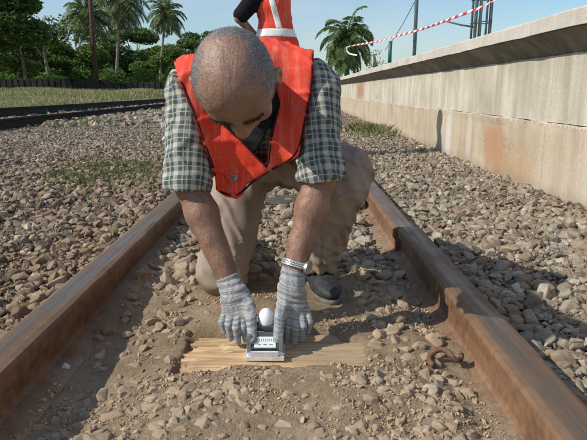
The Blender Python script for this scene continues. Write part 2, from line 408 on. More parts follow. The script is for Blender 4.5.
def make_rail(name, xin, sgn, y0, y1, label, top=RZ, mat=None, hw=HW, jog=0.0):
    """xin: inner head face; sgn +1 rail lies towards +x"""
    h = hw
    pr = [(0.006, 0), (.020, .0035), (.052, .0045), (.080, .003), (h-.006, -.002), (h, -.009), (h-.002, -.036), (h-.030, -.048), (h/2+.009, -.062), (h/2+.009, -.112), (h/2+.018, -.122),
          (h/2+.062, -.134), (h/2+.062, -.145), (h/2-.062, -.145), (h/2-.062, -.134), (h/2-.018, -.122), (h/2-.009, -.112), (h/2-.009, -.062), (.022, -.048), (.001, -.036), (0, -.008)]
    pr[12:19] = [(h/2+.062, -.145), (-.046, -.145), (-.048, -.116), (-.040, -.108), (.004, -.098), (.013, -.088), (.013, -.050)]
    pr[19:] = [(.002, -.040), (0, -.008)]
    k_ = len(pr); band = [0.1, .6, .9, .6, .05, 0]+[0]*20; topm = ([1, 1, 1, 1, 1, .6]+[0]*(k_-7)+[.3])
    ys = []; y = y0
    while y < y1: ys.append(y); y += .02 if (.7 < y < 3) else (.12 if y < 12 else 1.5)
    ys.append(y1); ys = np.array(ys); k = len(pr); V = np.zeros((len(ys), k, 3))
    for j, (px, pz) in enumerate(pr):
        V[:, j, 0] = xin+sgn*px+.0012*vnoise(ys*9, j*3.3, 1.)
        V[:, j, 1] = ys; V[:, j, 2] = top+pz+.0012*vnoise(ys*7, j*1.3+4, 2.)
    ii = np.arange(len(ys)*k).reshape(len(ys), k); jn = np.roll(np.arange(k), -1)
    F = np.stack([ii[:-1, :], ii[1:, :], ii[1:, jn], ii[:-1, jn]], -1).reshape(-1, 4)
    if sgn < 0: F = F[:, ::-1]
    me = npmesh(name, V.reshape(-1, 3), F, False)
    bm = bmesh.new(); bm.from_mesh(me)
    bm.verts.ensure_lookup_table()
    bm.faces.new([bm.verts[i] for i in range(k)]); bm.faces.new([bm.verts[(len(ys)-1)*k+i] for i in reversed(range(k))])
    bmesh.ops.recalc_face_normals(bm, faces=bm.faces[:]); bm.to_mesh(me); bm.free()
    addattr(me, 'band', np.tile(np.array(band[:k], float), len(ys))); addattr(me, 'topm', np.tile(np.array(topm[:k], float), len(ys)))
    o = link(name, me, mat); tag(o, label, 'rail'); return o
M_rail = rail_mat('worn rusty rail steel', 1)
M_drail = rail_mat('dark rusty rail steel', 1, False)
make_rail('rail', XI_L, -1, -.4, 60, 'long rusty brown steel rail left of the kneeling man, with worn grey top', mat=M_rail)
make_rail('rail', XI_R, 1, -.4, 2.262, 'near right steel rail with orange rust side and shiny worn top, crossed by the shadow', mat=M_rail)
make_rail('rail', XI_R-.018, 1, 2.27, 60, 'farther right steel rail starting at the joint beside the raised knee', top=RZ-.004, mat=M_rail)
M_dk = Mt('weathered dark rail', .85, .2).subtle((.035, .028, .022), .25, 20).m
def simple_rail(x, top, label, y0=4, y1=60):
    bm = bmesh.new()
    pr = [(-.035, 0), (.035, 0), (.035, -.04), (.012, -.055), (.012, -.12), (.06, -.14), (.06, -.30), (-.06, -.30), (-.06, -.14), (-.012, -.12), (-.012, -.055), (-.035, -.04)]
    rows = []
    for y in np.linspace(y0, y1, 60): rows.append([bm.verts.new((x+a+.01*math.sin(y), y, top+b+.012*mnoise.noise(Vector((x, y*.4, 0))))) for a, b in pr])
    for a, b in zip(rows[:-1], rows[1:]):
        for j in range(len(pr)): bm.faces.new([a[j], a[(j+1) % len(pr)], b[(j+1) % len(pr)], b[j]])
    bm.faces.new(rows[0]); bm.faces.new(rows[-1][::-1])
    o = link('rail', bm_mesh('rail', bm), M_dk); tag(o, label, 'rail')
simple_rail(-5.2, .17, 'nearer dark rail of the siding between pale ballast and grass', -1)
simple_rail(-7.2, .25, 'farther dark rail of the siding at the edge of the dry grass', -1)

# ------------------------------------------------------------ sleepers
def wood_mat():
    m = Mt('fresh cut sleeper wood', .75, .2); v = m.coord('World', (2.2, 34, 34)); n = m.noise(v, 2.2, 6, .62, .8); w = m.noise(m.coord('World', (1.2, 9, 9)), 1.5, 3)
    c = m.ramp(n, [(.28, (.27, .15, .07)), (.45, (.50, .33, .17)), (.58, (.66, .48, .28)), (.78, (.76, .60, .38))])
    c = m.mix(m.ramp(w, [(.5, 0), (.72, .55)]), c, (.36, .22, .11)); d = m.noise(m.coord('World'), 16, 5)
    c = m.mix(m.ramp(d, [(.52, 0), (.72, .7)]), c, (.36, .25, .155))
    dd = m.math('ADD', m.math('MULTIPLY', m.sep(m.coord('World'))[0], 4.2), d); c = m.mix(m.ramp(dd, [(.36, 0), (.70, .93)]), c, (.40, .30, .19))
    m.color(c); m.bump(n, .9, .008); return m.m
M_wood = wood_mat()
xs = np.linspace(-1.0, .86, 420); ys = np.linspace(1.205, 1.425, 60)
XX, YY = np.meshgrid(xs, ys)
grain = .0035*vnoise(XX*3, YY*160, 3.)+.0022*vnoise(XX*9, YY*420, 8.)+.004*fbm(XX*6, YY*12, 2., 2)
steps = -.007*sstep(1.30, 1.303, YY+.01*vnoise(XX*5, 3., 1.))*sstep(-.17, -.19, XX+.03*vnoise(YY*60, 1., 1.))-.005*sstep(1.365, 1.368, YY+.012*vnoise(XX*4, 9., 1.))
ZZ = .021+grain+steps
rag = -.262+.022*vnoise(YY*60, 4.4, 2.)+.012*vnoise(YY*160, 7.7, 2.)
ZZ = ZZ-.10*sstep(0, -.006, XX-rag)-.10*sstep(.25, .27, XX)
ny2, nx2 = XX.shape; V = np.stack([XX, YY, ZZ], -1).reshape(-1, 3); ii = np.arange(nx2*ny2).reshape(ny2, nx2)
F = np.stack([ii[:-1, :-1], ii[:-1, 1:], ii[1:, 1:], ii[1:, :-1]], -1).reshape(-1, 4)
rim = np.concatenate([ii[0, :], ii[1:, -1], ii[-1, -2::-1], ii[-2:0:-1, 0]]); Vb = V[rim].copy(); Vb[:, 2] = -.13
nb = len(V); V = np.vstack([V, Vb]); kk = np.arange(len(rim)); k2 = np.roll(kk, -1)
F = np.vstack([F, np.stack([rim[kk], nb+kk, nb+k2, rim[k2]], -1)])
o = link('sleeper', npmesh('sleeper', V, F, False), M_wood)
tag(o, 'pale freshly cut wooden sleeper dug free of the sand under the measuring device', 'railway sleeper')
# splinters standing off the ragged end
M_old = Mt('old grey sleeper wood', .9, .15).subtle((.10, .085, .07), .3, 25, .5, .008).m
def old_sleeper(yc, label, z=.07):
    bm = bmesh.new(); nx = 60
    rows = []
    for i in range(nx+1):
        x = -.60+1.0*i/nx; r = []
        for (a, b) in ((-.11, -.1), (-.115, z-.012), (-.10, z), (-.03, z+.003), (.04, z-.002), (.10, z), (.115, z-.012), (.11, -.1)):
            r.append(bm.verts.new((x, yc+a+.006*mnoise.noise(Vector((x*5, a*9, yc))), b+.006*mnoise.noise(Vector((x*6, a*20, 3))))))
        rows.append(r)
    for a, b in zip(rows[:-1], rows[1:]):
        for j in range(8): bm.faces.new([a[j], a[(j+1) % 8], b[(j+1) % 8], b[j]])
    bm.faces.new(rows[0]); bm.faces.new(rows[-1][::-1])
    o = link('sleeper', bm_mesh('sleeper', bm), M_old); tag(o, label, 'railway sleeper')
old_sleeper(3.25, 'dark old wooden sleeper lying in the ballast behind the kneeling man, between his arms', .052)

# rail clip lying against the foot
M_rust = Mt('rusty iron', .85, .3).subtle((.15, .085, .05), .35, 60, .5, .002).m
P = []
cc = at(441, 343, 1.24)
for t in np.linspace(-2.7, .7, 22):
    P.append((cc[0]+.002+.026*math.sin(t+.4), cc[1]+.026*math.cos(t+.4), .041+.010*math.cos(t*1.3)))
P += [(P[-1][0]+.012, P[-1][1]-.014, .036), (P[-1][0]+.024, P[-1][1]-.010, .038), (P[-1][0]+.03, P[-1][1]+.006, .040)]
v, f = tube_np(P, .0072, 10); o = link('rail_clip', npmesh('rail_clip', v, f, True), M_rust)
tag(o, 'rusty curved spring clip lying in the sand at the foot of the right rail', 'rail clip')
for i, (px, py, s, lab) in enumerate(((62, 326, .011, 'tiny crumpled white scrap lying in the shade beside the left rail'), (96, 322, .0, ''))):
    if s == 0: continue
    bm = bmesh.new(); bmesh.ops.create_icosphere(bm, subdivisions=3, radius=s); P0 = at(px, py, 1.26)
    for vtx in bm.verts:
        nn = mnoise.noise(vtx.co*90+Vector((i*5, 0, 0))); vtx.co = vtx.co*(1+.5*nn); vtx.co.z *= 1.5
        vtx.co += Vector((P0[0], P0[1], float(ground_z(P0[0], P0[1]))+s*.6))
    o = link('paper_scrap', bm_mesh('paper_scrap', bm), Mt('white litter', .6).subtle((.55, .55, .53), .1, 50).m); tag(o, lab, 'litter')

# ------------------------------------------------------------ platform
def conc_mat(name, cols, streak=.5, lower=False):
    m = Mt(name, .9, .15); v = m.coord('World'); a = m.noise(m.coord('World', (5, 7, .55)), 1.1, 7, .62); b = m.noise(v, 2.2, 6, .6); c_ = m.noise(v, 60, 5, .7)
    c = m.ramp(b, [(.3, cols[0]), (.5, cols[1]), (.72, cols[2])])
    c = m.mix(m.ramp(a, [(.42, 0), (.70, streak)]), c, tuple(x*.55 for x in cols[0]))
    c = m.mix(m.ramp(a, [(.2, .5), (.40, 0)]), c, tuple(min(1, x*1.25) for x in cols[2]))
    s = m.sep(v)
    def blob(y, z, ry, rz, soft, col, amt, dst=.35):
        nonlocal c
        dy = m.math('DIVIDE', m.math('SUBTRACT', s[1], y), ry); dz = m.math('DIVIDE', m.math('SUBTRACT', s[2], z), rz)
        d = m.math('SQRT', m.math('ADD', m.math('MULTIPLY', dy, dy), m.math('MULTIPLY', dz, dz)))
        d = m.math('ADD', d, m.math('MULTIPLY', m.math('SUBTRACT', b, .5), dst*4))
        d = m.math('ADD', d, m.math('MULTIPLY', m.math('SUBTRACT', a, .5), dst*3.5)); d = m.math('ADD', d, m.math('MULTIPLY', m.math('SUBTRACT', c_, .5), 1.1))
        c = m.mix(m.ramp(d, [(.45, amt), (1.0+soft, 0)]), c, col)
    if lower:
        blob(4.55, .22, .42, .26, .1, (.40, .20, .10), .72)
        blob(4.25, .10, .65, .16, .2, (.46, .27, .14), .5)
        blob(5.95, .20, .15, .50, .0, (.62, .60, .55), .75, .12)
        blob(5.25, .30, .10, .40, .0, (.60, .56, .50), .6, .15)
        blob(3.1, .30, .06, .5, .2, (.60, .58, .52), .35, .15)
    if name.startswith('upper'):
        blob(14.2, .7, .9, .35, .2, (.38, .20, .12), .8); blob(11.3, .55, .3, .1, .2, (.42, .26, .17), .5)
    cr = m.voro(m.coord('World', (1, 1, 1.7)), 5, 'DISTANCE_TO_EDGE')
    c = m.mix(m.ramp(c_, [(.3, .35), (.55, 0)]), c, tuple(x*.5 for x in cols[0]))
    pit = m.voro(m.coord('World', (1, 1, 1)), 38); pn = m.noise(v, 5, 3); c = m.mix(m.ramp(m.math('ADD', pit, m.math('MULTIPLY', pn, .25)), [(.17, .55), (.24, 0)]), c, tuple(x*.45 for x in cols[0]))
    jt = m.math('LESS_THAN', m.math('ABSOLUTE', m.math('SUBTRACT', m.math('FRACT', m.math('MULTIPLY', s[1], .41)), .5)), .0025); c = m.mix(m.math('MULTIPLY', jt, .3), c, tuple(x*.45 for x in cols[0]))
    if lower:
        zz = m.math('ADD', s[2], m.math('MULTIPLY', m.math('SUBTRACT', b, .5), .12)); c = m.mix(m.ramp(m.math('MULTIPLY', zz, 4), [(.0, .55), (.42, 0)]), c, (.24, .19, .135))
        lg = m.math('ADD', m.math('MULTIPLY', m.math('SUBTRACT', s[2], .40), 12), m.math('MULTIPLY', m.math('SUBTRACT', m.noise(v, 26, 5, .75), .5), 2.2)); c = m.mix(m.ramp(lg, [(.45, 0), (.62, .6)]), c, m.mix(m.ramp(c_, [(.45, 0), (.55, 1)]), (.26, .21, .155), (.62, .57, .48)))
    m.color(c); m.bump(c_, .5, .006, m.bump(b, .4, .02)); return m.m
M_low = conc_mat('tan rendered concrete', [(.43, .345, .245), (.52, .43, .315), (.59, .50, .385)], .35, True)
M_up = conc_mat('upper grey concrete', [(.47, .42, .325), (.58, .53, .43), (.67, .62, .52)], .6)
M_cop = conc_mat('coping concrete', [(.48, .44, .37), (.57, .53, .46), (.63, .59, .52)], .3)
plat = empty('platform_wall', (wallX, 2, 0), 'long concrete platform wall with overhanging coping and tan stained lower half, right of the track', 'wall')
def strip(name, prof, mat, parent, y0=-1.5, y1=70, amp=.003, closed=True):
    ys = []; y = y0
    while y < y1: ys.append(y); y += .045 if 1.0 < y < 9 else (.25 if y < 25 else 2)
    ys.append(y1); ys = np.array(ys); k = len(prof); V = np.zeros((len(ys), k, 3))
    for j, (px, pz) in enumerate(prof):
        V[:, j, 0] = px+amp*fbm(ys*4, np.full_like(ys, j*2.7), 3., 3); V[:, j, 1] = ys; V[:, j, 2] = pz+amp*fbm(ys*5, np.full_like(ys, j*1.7), 8., 3)
    ii = np.arange(len(ys)*k).reshape(len(ys), k); jn = np.roll(np.arange(k), -1)
    if not closed: ii2 = ii[:, :-1]; F = np.stack([ii[:-1, :-1], ii[1:, :-1], ii[1:, 1:], ii[:-1, 1:]], -1).reshape(-1, 4)
    else: F = np.stack([ii[:-1, :], ii[1:, :], ii[1:, jn], ii[:-1, jn]], -1).reshape(-1, 4)
    me = npmesh(name, V.reshape(-1, 3), F); bm = bmesh.new(); bm.from_mesh(me)
    bm.verts.ensure_lookup_table(); bm.faces.new([bm.verts[i] for i in range(k)]); bm.faces.new([bm.verts[(len(ys)-1)*k+i] for i in range(k)])
    bmesh.ops.recalc_face_normals(bm, faces=bm.faces[:]); bm.to_mesh(me); bm.free()
    return link(name, me, mat, parent)
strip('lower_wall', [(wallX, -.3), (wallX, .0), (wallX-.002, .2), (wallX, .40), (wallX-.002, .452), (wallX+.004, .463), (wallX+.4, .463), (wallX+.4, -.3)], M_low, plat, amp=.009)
strip('upper_wall', [(wallX+.012, .4645), (wallX+.011, .65), (wallX+.013, .80), (wallX+.012, .868), (wallX+.4, .868), (wallX+.4, .4645)], M_up, plat, amp=.005)
M_cor = conc_mat('shaded corbel formwork concrete', [(.20, .18, .145), (.27, .245, .20), (.34, .31, .26)], .75)  # streaked formwork concrete, darkened in colour for the shade under the coping
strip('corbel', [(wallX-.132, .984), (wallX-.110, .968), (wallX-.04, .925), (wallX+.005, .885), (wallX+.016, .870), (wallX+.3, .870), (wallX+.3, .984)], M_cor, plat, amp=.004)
strip('coping', [(wallX-.150, .987), (wallX-.150, 1.066), (wallX-.142, 1.074), (wallX+.5, 1.076), (wallX+.5, .987)], M_cop, plat, amp=.005)
slab = strip('platform_floor', [(wallX+.502, .80), (wallX+.502, 1.070), (14, 1.07), (14, .80)], M_cop, None); slab.location = (0, 0, 0)
tag(slab, 'concrete floor of the raised platform', None, None, 'structure')

# things on the platform
M_pole = Mt('grey green painted steel', .5, .4).subtle((.09, .13, .13), .2, 30).m
M_green = Mt('dark green post paint', .5, .4).subtle((.03, .12, .09), .2, 30).m
PZ = 1.073
def post(px, py_top, py_base, Y, r, mat, label, name='post'):
    b = at(px, py_base, Y); t = at(px, py_top, Y)
    root = empty(name, (b[0], Y, PZ), label, 'post')
    v, f = tube_np([(b[0], Y, PZ), (b[0], Y, PZ+(t[2]-PZ)*.5), (b[0]+.004, Y, t[2])], r, 10)
    link('shaft', npmesh('shaft', v, f, True), mat, root)
    bm = bmesh.new(); box(bm, (b[0], Y, PZ+.012), (.16, .16, .016), bev=.004); link('base_plate', bm_mesh('base_plate', bm), mat, root)
    return root
post(414.5, -60, 50, 9.0, .028, M_pole, 'tall thin dark grey post on the platform, behind the barrier tape')
post(390, 41, 53, 9.6, .03, M_green, 'short dark green post on the platform edge, tape passes over it')
# column reinforcement cage
Yc = 7.0; b = at(479, 30, Yc); cx = b[0]+.02
cage = empty('reinforcement_cage', (cx, Yc, PZ), 'tall bundle of upright steel reinforcement bars rising from the platform', 'steel bars')
for i, (dx, dy, r) in enumerate(((-.085, -.06, .020), (-.03, -.08, .010), (.03, -.08, .010), (.085, -.06, .020), (-.085, .08, .014), (.0, .08, .012), (.085, .08, .014))):
    P = [(cx+dx, Yc+dy, PZ), (cx+dx+.003, Yc+dy, 1.8), (cx+dx+.02, Yc+dy, 3.6)]
    v, f = tube_np(P, r, 8); link('bar', npmesh('bar', v, f, True), M_pole, cage)
for k in range(9):
    z = PZ+.10+.26*k; v, f = tube_np([(cx-.1, Yc-.085, z), (cx+.1, Yc-.085, z+.01), (cx+.1, Yc+.09, z), (cx-.1, Yc+.09, z), (cx-.1, Yc-.085, z)], .006, 6, False)
    link('tie', npmesh('tie', v, f, True), M_pole, cage)
bm = bmesh.new()
for i in range(5): 
    bmesh.ops.create_icosphere(bm, subdivisions=2, radius=1, matrix=Matrix.Translation((cx-.30+.11*i, Yc-.05, PZ+.02)) @ Matrix.Diagonal((.09, .08, .035+.012*(i % 2), 1)))
o = link('cement_lump', bm_mesh('cement_lump', bm), M_cop); tag(o, 'low grey lump of spilled mortar at the foot of the reinforcement bars', 'mortar')
# bent rod sticking left from the cage
v, f = tube_np([at(446, 21, 7.0), at(462, 25, 7.0), at(476, 27, 7.0)], .010, 8); o = link('steel_rod', npmesh('steel_rod', v, f, True), M_pole)
tag(o, 'thin bent steel rod leaning out to the left of the reinforcement bars', 'rod')
# wire
P = [at(414.5+(385-414.5)*t, 2+(50-2)*t+3*math.sin(math.pi*t), 9.0+1.5*t) for t in np.linspace(0, 1, 12)]
v, f = tube_np(P, .006, 5, False); o = link('wire', npmesh('wire', v, f, True), M_pole); tag(o, 'thin slack wire running down from the tall post to the platform', 'wire')
# barrier tape: twisted flat ribbon with red and white bars
m = Mt('red and white barrier tape', .4, .4); u = m.sep(m.coord(attr='uvw'))
sn = m.math('FRACT', m.math('MULTIPLY', m.math('ADD', u[0], m.math('MULTIPLY', u[1], .03)), 1/.22))
m.color(m.mix(m.math('MULTIPLY', m.math('GREATER_THAN', sn, .5), m.math('LESS_THAN', u[0], 7.0)), (.80, .78, .76), (.62, .03, .05))); M_tape = m.m
key = [(560, -38, 4.6), (487, 4, 6.2), (455, 17, 7.0), (425, 28, 8.2), (400, 35, 9.2), (378, 41, 10.2), (356, 45, 11.3), (347, 47.5, 11.6), (349, 53, 11.6), (357, 55, 11.5)]
KP = np.array([at(*k) for k in key]); tt = np.linspace(0, len(KP)-1, 260); ki = np.clip(np.floor(tt).astype(int), 0, len(KP)-2)
def cr_(P, i, t):
    p0 = P[max(i-1, 0)]; p1 = P[i]; p2 = P[i+1]; p3 = P[min(i+2, len(P)-1)]
    return .5*((2*p1)+(p2-p0)*t+(2*p0-5*p1+4*p2-p3)*t*t+(3*p1-p0-3*p2+p3)*t**3)
TP = np.array([cr_(KP, i, t-i) for i, t in zip(ki, tt)]); sl_ = np.concatenate([[0], np.cumsum(np.linalg.norm(np.diff(TP, axis=0), axis=1))])
V = []; U = []
for i, p in enumerate(TP):
    T = TP[min(i+1, len(TP)-1)]-TP[max(i-1, 0)]; T /= np.linalg.norm(T); up = np.array([0, 0, 1.])-T*T[2]; up /= np.linalg.norm(up); sd = np.cross(T, up)
    a = .5*math.sin(sl_[i]*1.5)+.25*math.sin(sl_[i]*5.1); w = (up*math.cos(a)+sd*math.sin(a))*.0155; t_ = (sd*math.cos(a)-up*math.sin(a))*.0008
    V += [p+w+t_, p-w+t_, p-w-t_, p+w-t_]; U += [(sl_[i], 1, 0), (sl_[i], -1, 0)]*1+[(sl_[i], -1, 0), (sl_[i], 1, 0)]
n = len(TP); ii = np.arange(n*4).reshape(n, 4); jn = np.roll(np.arange(4), -1)
me = npmesh('barrier_tape', np.array(V), np.stack([ii[:-1], ii[1:], ii[1:, jn], ii[:-1, jn]], -1).reshape(-1, 4), True); addattr(me, 'uvw', np.array(U, float))
o = link('barrier_tape', me, M_tape); tag(o, 'red and white striped barrier tape strung above the platform edge', 'barrier tape')

# ------------------------------------------------------------ vegetation
def leaf_mat(name, lo, mid, hi, trans=.25):
    m = Mt(name, .6, .25); g = m.n('ShaderNodeNewGeometry'); r = g.outputs['Random Per Island']; n = m.noise(m.coord('World'), .35, 3)
    c = m.ramp(m.math('ADD', m.math('MULTIPLY', r, .55), m.math('MULTIPLY', n, .5)), [(.2, lo), (.5, mid), (.85, hi)])
    m.color(c)
    tr = m.n('ShaderNodeBsdfTranslucent'); m.l(c, tr.inputs[0]); ms = m.n('ShaderNodeMixShader'); ms.inputs[0].default_value = trans
    out = m.t.nodes['Material Output']; m.l(m.b.outputs[0], ms.inputs[1]); m.l(tr.outputs[0], ms.inputs[2]); m.l(ms.outputs[0], out.inputs[0]); return m.m
M_leafA = leaf_mat('dark green leaves', (.04, .075, .02), (.085, .15, .04), (.17, .24, .07), .35)
M_leafB = leaf_mat('mid green leaves', (.055, .105, .022), (.12, .20, .045), (.22, .30, .08), .35)
M_leafC = leaf_mat('bright green undergrowth', (.05, .11, .018), (.11, .21, .035), (.18, .29, .06), .35)
M_palm = leaf_mat('coconut palm fronds', (.06, .09, .03), (.13, .18, .055), (.26, .29, .12), .35)
M_palmD = leaf_mat('dark palm fronds', (.045, .09, .03), (.09, .155, .045), (.19, .23, .08), .35)
M_dry = leaf_mat('dry grass', (.22, .24, .10), (.38, .36, .17), (.55, .50, .30))
M_weed = leaf_mat('green weeds', (.10, .12, .045), (.20, .22, .08), (.36, .34, .18))
M_bark = Mt('grey brown bark', .9).subtle((.14, .11, .08), .3, 4, .5, .03).m
M_pbark = Mt('pale palm bark', .9).subtle((.24, .20, .155), .2, 6, .5, .03).m
def leaves(cx, n, size, flat=.5):
    """quads at centres cx (n,3) facing random directions"""
    a = rng.normal(size=(n, 3)); a[:, 2] *= flat; a /= np.linalg.norm(a, axis=1)[:, None]; b = rng.normal(size=(n, 3)); b = np.cross(a, b); b /= np.linalg.norm(b, axis=1)[:, None]
    s = size*rng.uniform(.6, 1.4, n)[:, None]; u = a*s; w = b*s*.45
    V = np.stack([cx-u, cx+w, cx+u, cx-w], 1).reshape(-1, 3); return V, np.arange(4*n).reshape(n, 4)
def tree(px, top_py, width_px, Y, label, mat, dens=6500, leaf=.17, low=.25, baseZ=.5, name='tree', clumps=26, spread=1.0, group=None):
    b = at(px, 91, Y); t = at(px, top_py, Y); x0 = b[0]; H = t[2]-baseZ; Wd = width_px/FPX*Y/2
    root = empty(name, (x0, Y, baseZ), label, 'tree', group)
    cl = []
    for i in range(clumps):
        h = random.uniform(low, .93); wmax = Wd*math.sqrt(max(.05, 1-((h-.55)/.55)**2))
        a = random.uniform(0, 6.28); rr = wmax*math.sqrt(random.random())*.95
        cl.append((x0+rr*math.cos(a), Y+rr*math.sin(a)*spread, baseZ+h*H, random.uniform(.14, .30)*Wd+.35))
    parts = []
    P = [(x0+.15*math.sin(k*1.3+px), Y, baseZ-.3+k*H*.16) for k in range(5)]
    parts.append(tube_np(P, np.linspace(.26, .12, 5)*min(1.2, H/9), 8))
    for c in cl[:12]:
        s = P[random.choice((2, 3, 4))]; mid = ((s[0]+c[0])/2, (s[1]+c[1])/2, (s[2]+c[2])/2+.25)
        parts.append(tube_np([s, mid, c[:3]], [.09, .06, .025], 6))
    v, f = join(parts); link('trunk', npmesh('trunk', v, f, True), M_bark, root)
    cs = []
    for c in cl:
        k = int(dens/clumps*(c[3]/(.22*Wd+.35))**1.5)+20; d = rng.normal(size=(k, 3)); d /= np.linalg.norm(d, axis=1)[:, None]
        rad = c[3]*rng.uniform(.35, 1.0, k)**.6
        cs.append(np.array(c[:3])+d*rad[:, None]*np.array([1.15, 1.0, .62]))
    cs = np.concatenate(cs); v, f = leaves(cs, len(cs), leaf); link('crown', npmesh('crown', v, f), mat, root)
    return root
def palm(px, py, base_px, base_py, Y, label, mat, rad, nfr, droop=1.0, baseZ=.4, tr=.17, seed=1, thick=1.0, bark=M_pbark):
    rr = random.Random(seed); top = at(px, py, Y); bx = at(base_px, base_py, Y)
    root = empty('palm_tree', (bx[0], Y, baseZ), label, 'palm tree', 'palms in the background')
    P = []
    for k in range(9):
        t = k/8; P.append((bx[0]+(top[0]-bx[0])*(t**1.4), Y, baseZ-.2+(top[2]-baseZ+.2)*t))
    rad_ = [tr*(1.5-.8*min(1, k/8)) if k else tr*2 for k in range(9)]
    v, f = tube_np(P, rad_, 8); link('trunk', npmesh('trunk', v, f, True), bark, root)
    for i in range(nfr):
        az = i*2.39996+rr.uniform(-.2, .2); el = R(82)-R(115)*(i/nfr)**.9*droop+rr.uniform(-.1, .1); Ln = rad*rr.uniform(.85, 1.1)
        pos = np.array([top[0], Y, top[2]]); d = np.array([math.cos(az)*math.cos(el), math.sin(az)*math.cos(el), math.sin(el)])
        rach = [pos.copy()]; ns = 15
        for s in range(ns):
            d = d+np.array([0, 0, -.115*droop*(0.5+s/ns)*1.4]); d /= np.linalg.norm(d); pos = pos+d*Ln/ns; rach.append(pos.copy())
        rach = np.array(rach); parts = [tube_np(rach, np.linspace(.035, .008, len(rach)), 4, False)]
        T = np.gradient(rach, axis=0); T /= np.linalg.norm(T, axis=1)[:, None]
        VV = []; n_l = 34
        for q in range(n_l):
            t = .1+.9*q/n_l; idx = t*(len(rach)-1); i0 = min(int(idx), len(rach)-2); p = rach[i0]+(rach[i0+1]-rach[i0])*(idx-i0); tg = T[i0]
            sd = np.cross(tg, [0, 0, 1.]); sd /= np.linalg.norm(sd)+1e-6; ll = rad*.24*math.sin(math.pi*min(.98, t*.85+.12))*rr.uniform(.8, 1.15)*thick
            for s in (-1, 1):
                dr = sd*s*.9+tg*.5+np.array([0, 0, -.12-.35*rr.random()]); dr /= np.linalg.norm(dr); w = tg*.040*thick
                e = p+dr*ll+np.array([0, 0, -.12*ll]); mid = p+dr*ll*.5+np.array([0, 0, .03])
                VV.append([p-w*.5, mid-w, e, mid+w])
        V = np.array(VV).reshape(-1, 3); parts.append((V, np.arange(len(V)).reshape(-1, 4)))
        v, f = join(parts); link('frond', npmesh('frond', v, f), mat, root)
    return root
# far wood that reads as one mass
cs = []
for i in range(150):
    Y = rng.uniform(72, 95); x = rng.uniform(-62, -2); h = 4.1+2.0*vnoise(x*.12, 3., 1.)+rng.uniform(-1.0, .6); k = 330
    d = rng.normal(size=(k, 3)); d /= np.linalg.norm(d, axis=1)[:, None]
    cs.append(np.array([x, Y, max(.8, rng.uniform(.2, 1)*h)])+d*rng.uniform(.5, 1, (k, 1))*np.array([2.4, 1.5, 1.5]))
cs = np.concatenate(cs); v, f = leaves(cs, len(cs), .30)
o = link('far_wood', npmesh('far_wood', v, f), M_leafA); tag(o, 'far dark wood filling the gaps between the nearer trees', 'woods', None, 'stuff')
# broadleaf trees (px, top, width, Y)
T_ = [(-4, -28, 112, 38, 'dark spreading tree at the far left edge whose boughs reach into the sky', M_leafA, .45),
      (20, 24, 84, 50, 'mid green leafy tree under the dark spreading boughs at far left', M_leafB, .2),
      (48, 37, 70, 60, 'dark green broadleaf tree just left of the palms', M_leafA, .2),
      (76, 44, 60, 56, 'low rounded green tree behind the brown pole', M_leafB, .1),
      (106, 40, 60, 66, 'dark bushy tree between the two left palm trunks', M_leafA, .1),
      (139, 28, 64, 68, 'flat layered dark tree between the second and third palms', M_leafA, .35),
      (160, 44, 54, 63, 'dense dark tree behind the third palm trunk', M_leafB, .1),
      (188, 38, 56, 66, 'dense dark green tree beside the left shoulder of the man', M_leafA, .1),
      (212, 30, 50, 74, 'dark treetop showing just above the head of the kneeling man', M_leafA, .1)]
for (px, tp, w, Y, lab, mt, low) in T_: tree(px, tp, w, Y, lab, mt, dens=15000, low=low, leaf=.17, group='trees behind the dry grass')
# undergrowth bushes
B_ = [(10, 72, 46, 44, 'bright green bush at the far left behind the grass', M_leafC), (47, 72, 34, 45, 'bright green bush before the tree trunks at left', M_leafC), (62, 76, 26, 43, 'small green bush left of the brown pole', M_leafC),
      (112, 66, 40, 52, 'green bush behind the first palm trunk', M_leafB), (146, 67, 40, 50, 'light green bush below the layered tree', M_leafC), (84, 64, 30, 53, 'green bush touching the brown pole', M_leafB), (178, 66, 36, 52, 'green bush beside the checked sleeve', M_leafB)]
for (px, tp, w, Y, lab, mt) in B_:
    x0 = at(px, 91, Y)[0]; root = empty('bush', (x0, Y, .5), lab, 'bush', 'bushes under the trees'); H = at(px, tp, Y)[2]-.5; Wd = w/FPX*Y/2
    d = rng.normal(size=(2600, 3)); d /= np.linalg.norm(d, axis=1)[:, None]; d[:, 2] = np.abs(d[:, 2]); nn = 1+.35*fbm(d[:, 0]*2+px, d[:, 1]*2, d[:, 2]*2, 2)
    cs = np.array([x0, Y, .45])+d*(rng.uniform(.5, 1, 2600)*nn)[:, None]*np.array([Wd, Wd*.8, H]); v, f = leaves(cs, len(cs), .13); link('foliage', npmesh('foliage', v, f), mt, root)
    v, f = join([tube_np([(x0, Y, .3), (x0+.3*math.cos(a), Y+.2*math.sin(a), .5+H*.6)], .03, 6) for a in (0, 2, 4)]); link('stem', npmesh('stem', v, f), M_bark, root)
palm(87, 16, 97, 84, 48, 'tall coconut palm with feathery fronds directly behind the brown pole', M_palm, 2.7, 34, 1.05, seed=3, thick=1.3, tr=.11)
palm(121, 2, 116, 84, 52, 'tall coconut palm with forked trunk just right of the brown pole', M_palm, 3.0, 36, 1.1, seed=5, thick=1.3, tr=.12)
palm(166, 14, 159, 84, 60, 'slender leaning coconut palm farthest from the brown pole', M_palm, 2.7, 32, 1.05, seed=8, thick=1.3, tr=.11)
palm(347, 38, 347, 90, 30, 'dense dark palm with thick drooping fronds beyond the far end of the platform', M_palmD, 2.0, 36, 1.25, seed=12, thick=1.25, bark=M_green, baseZ=0, tr=.12)
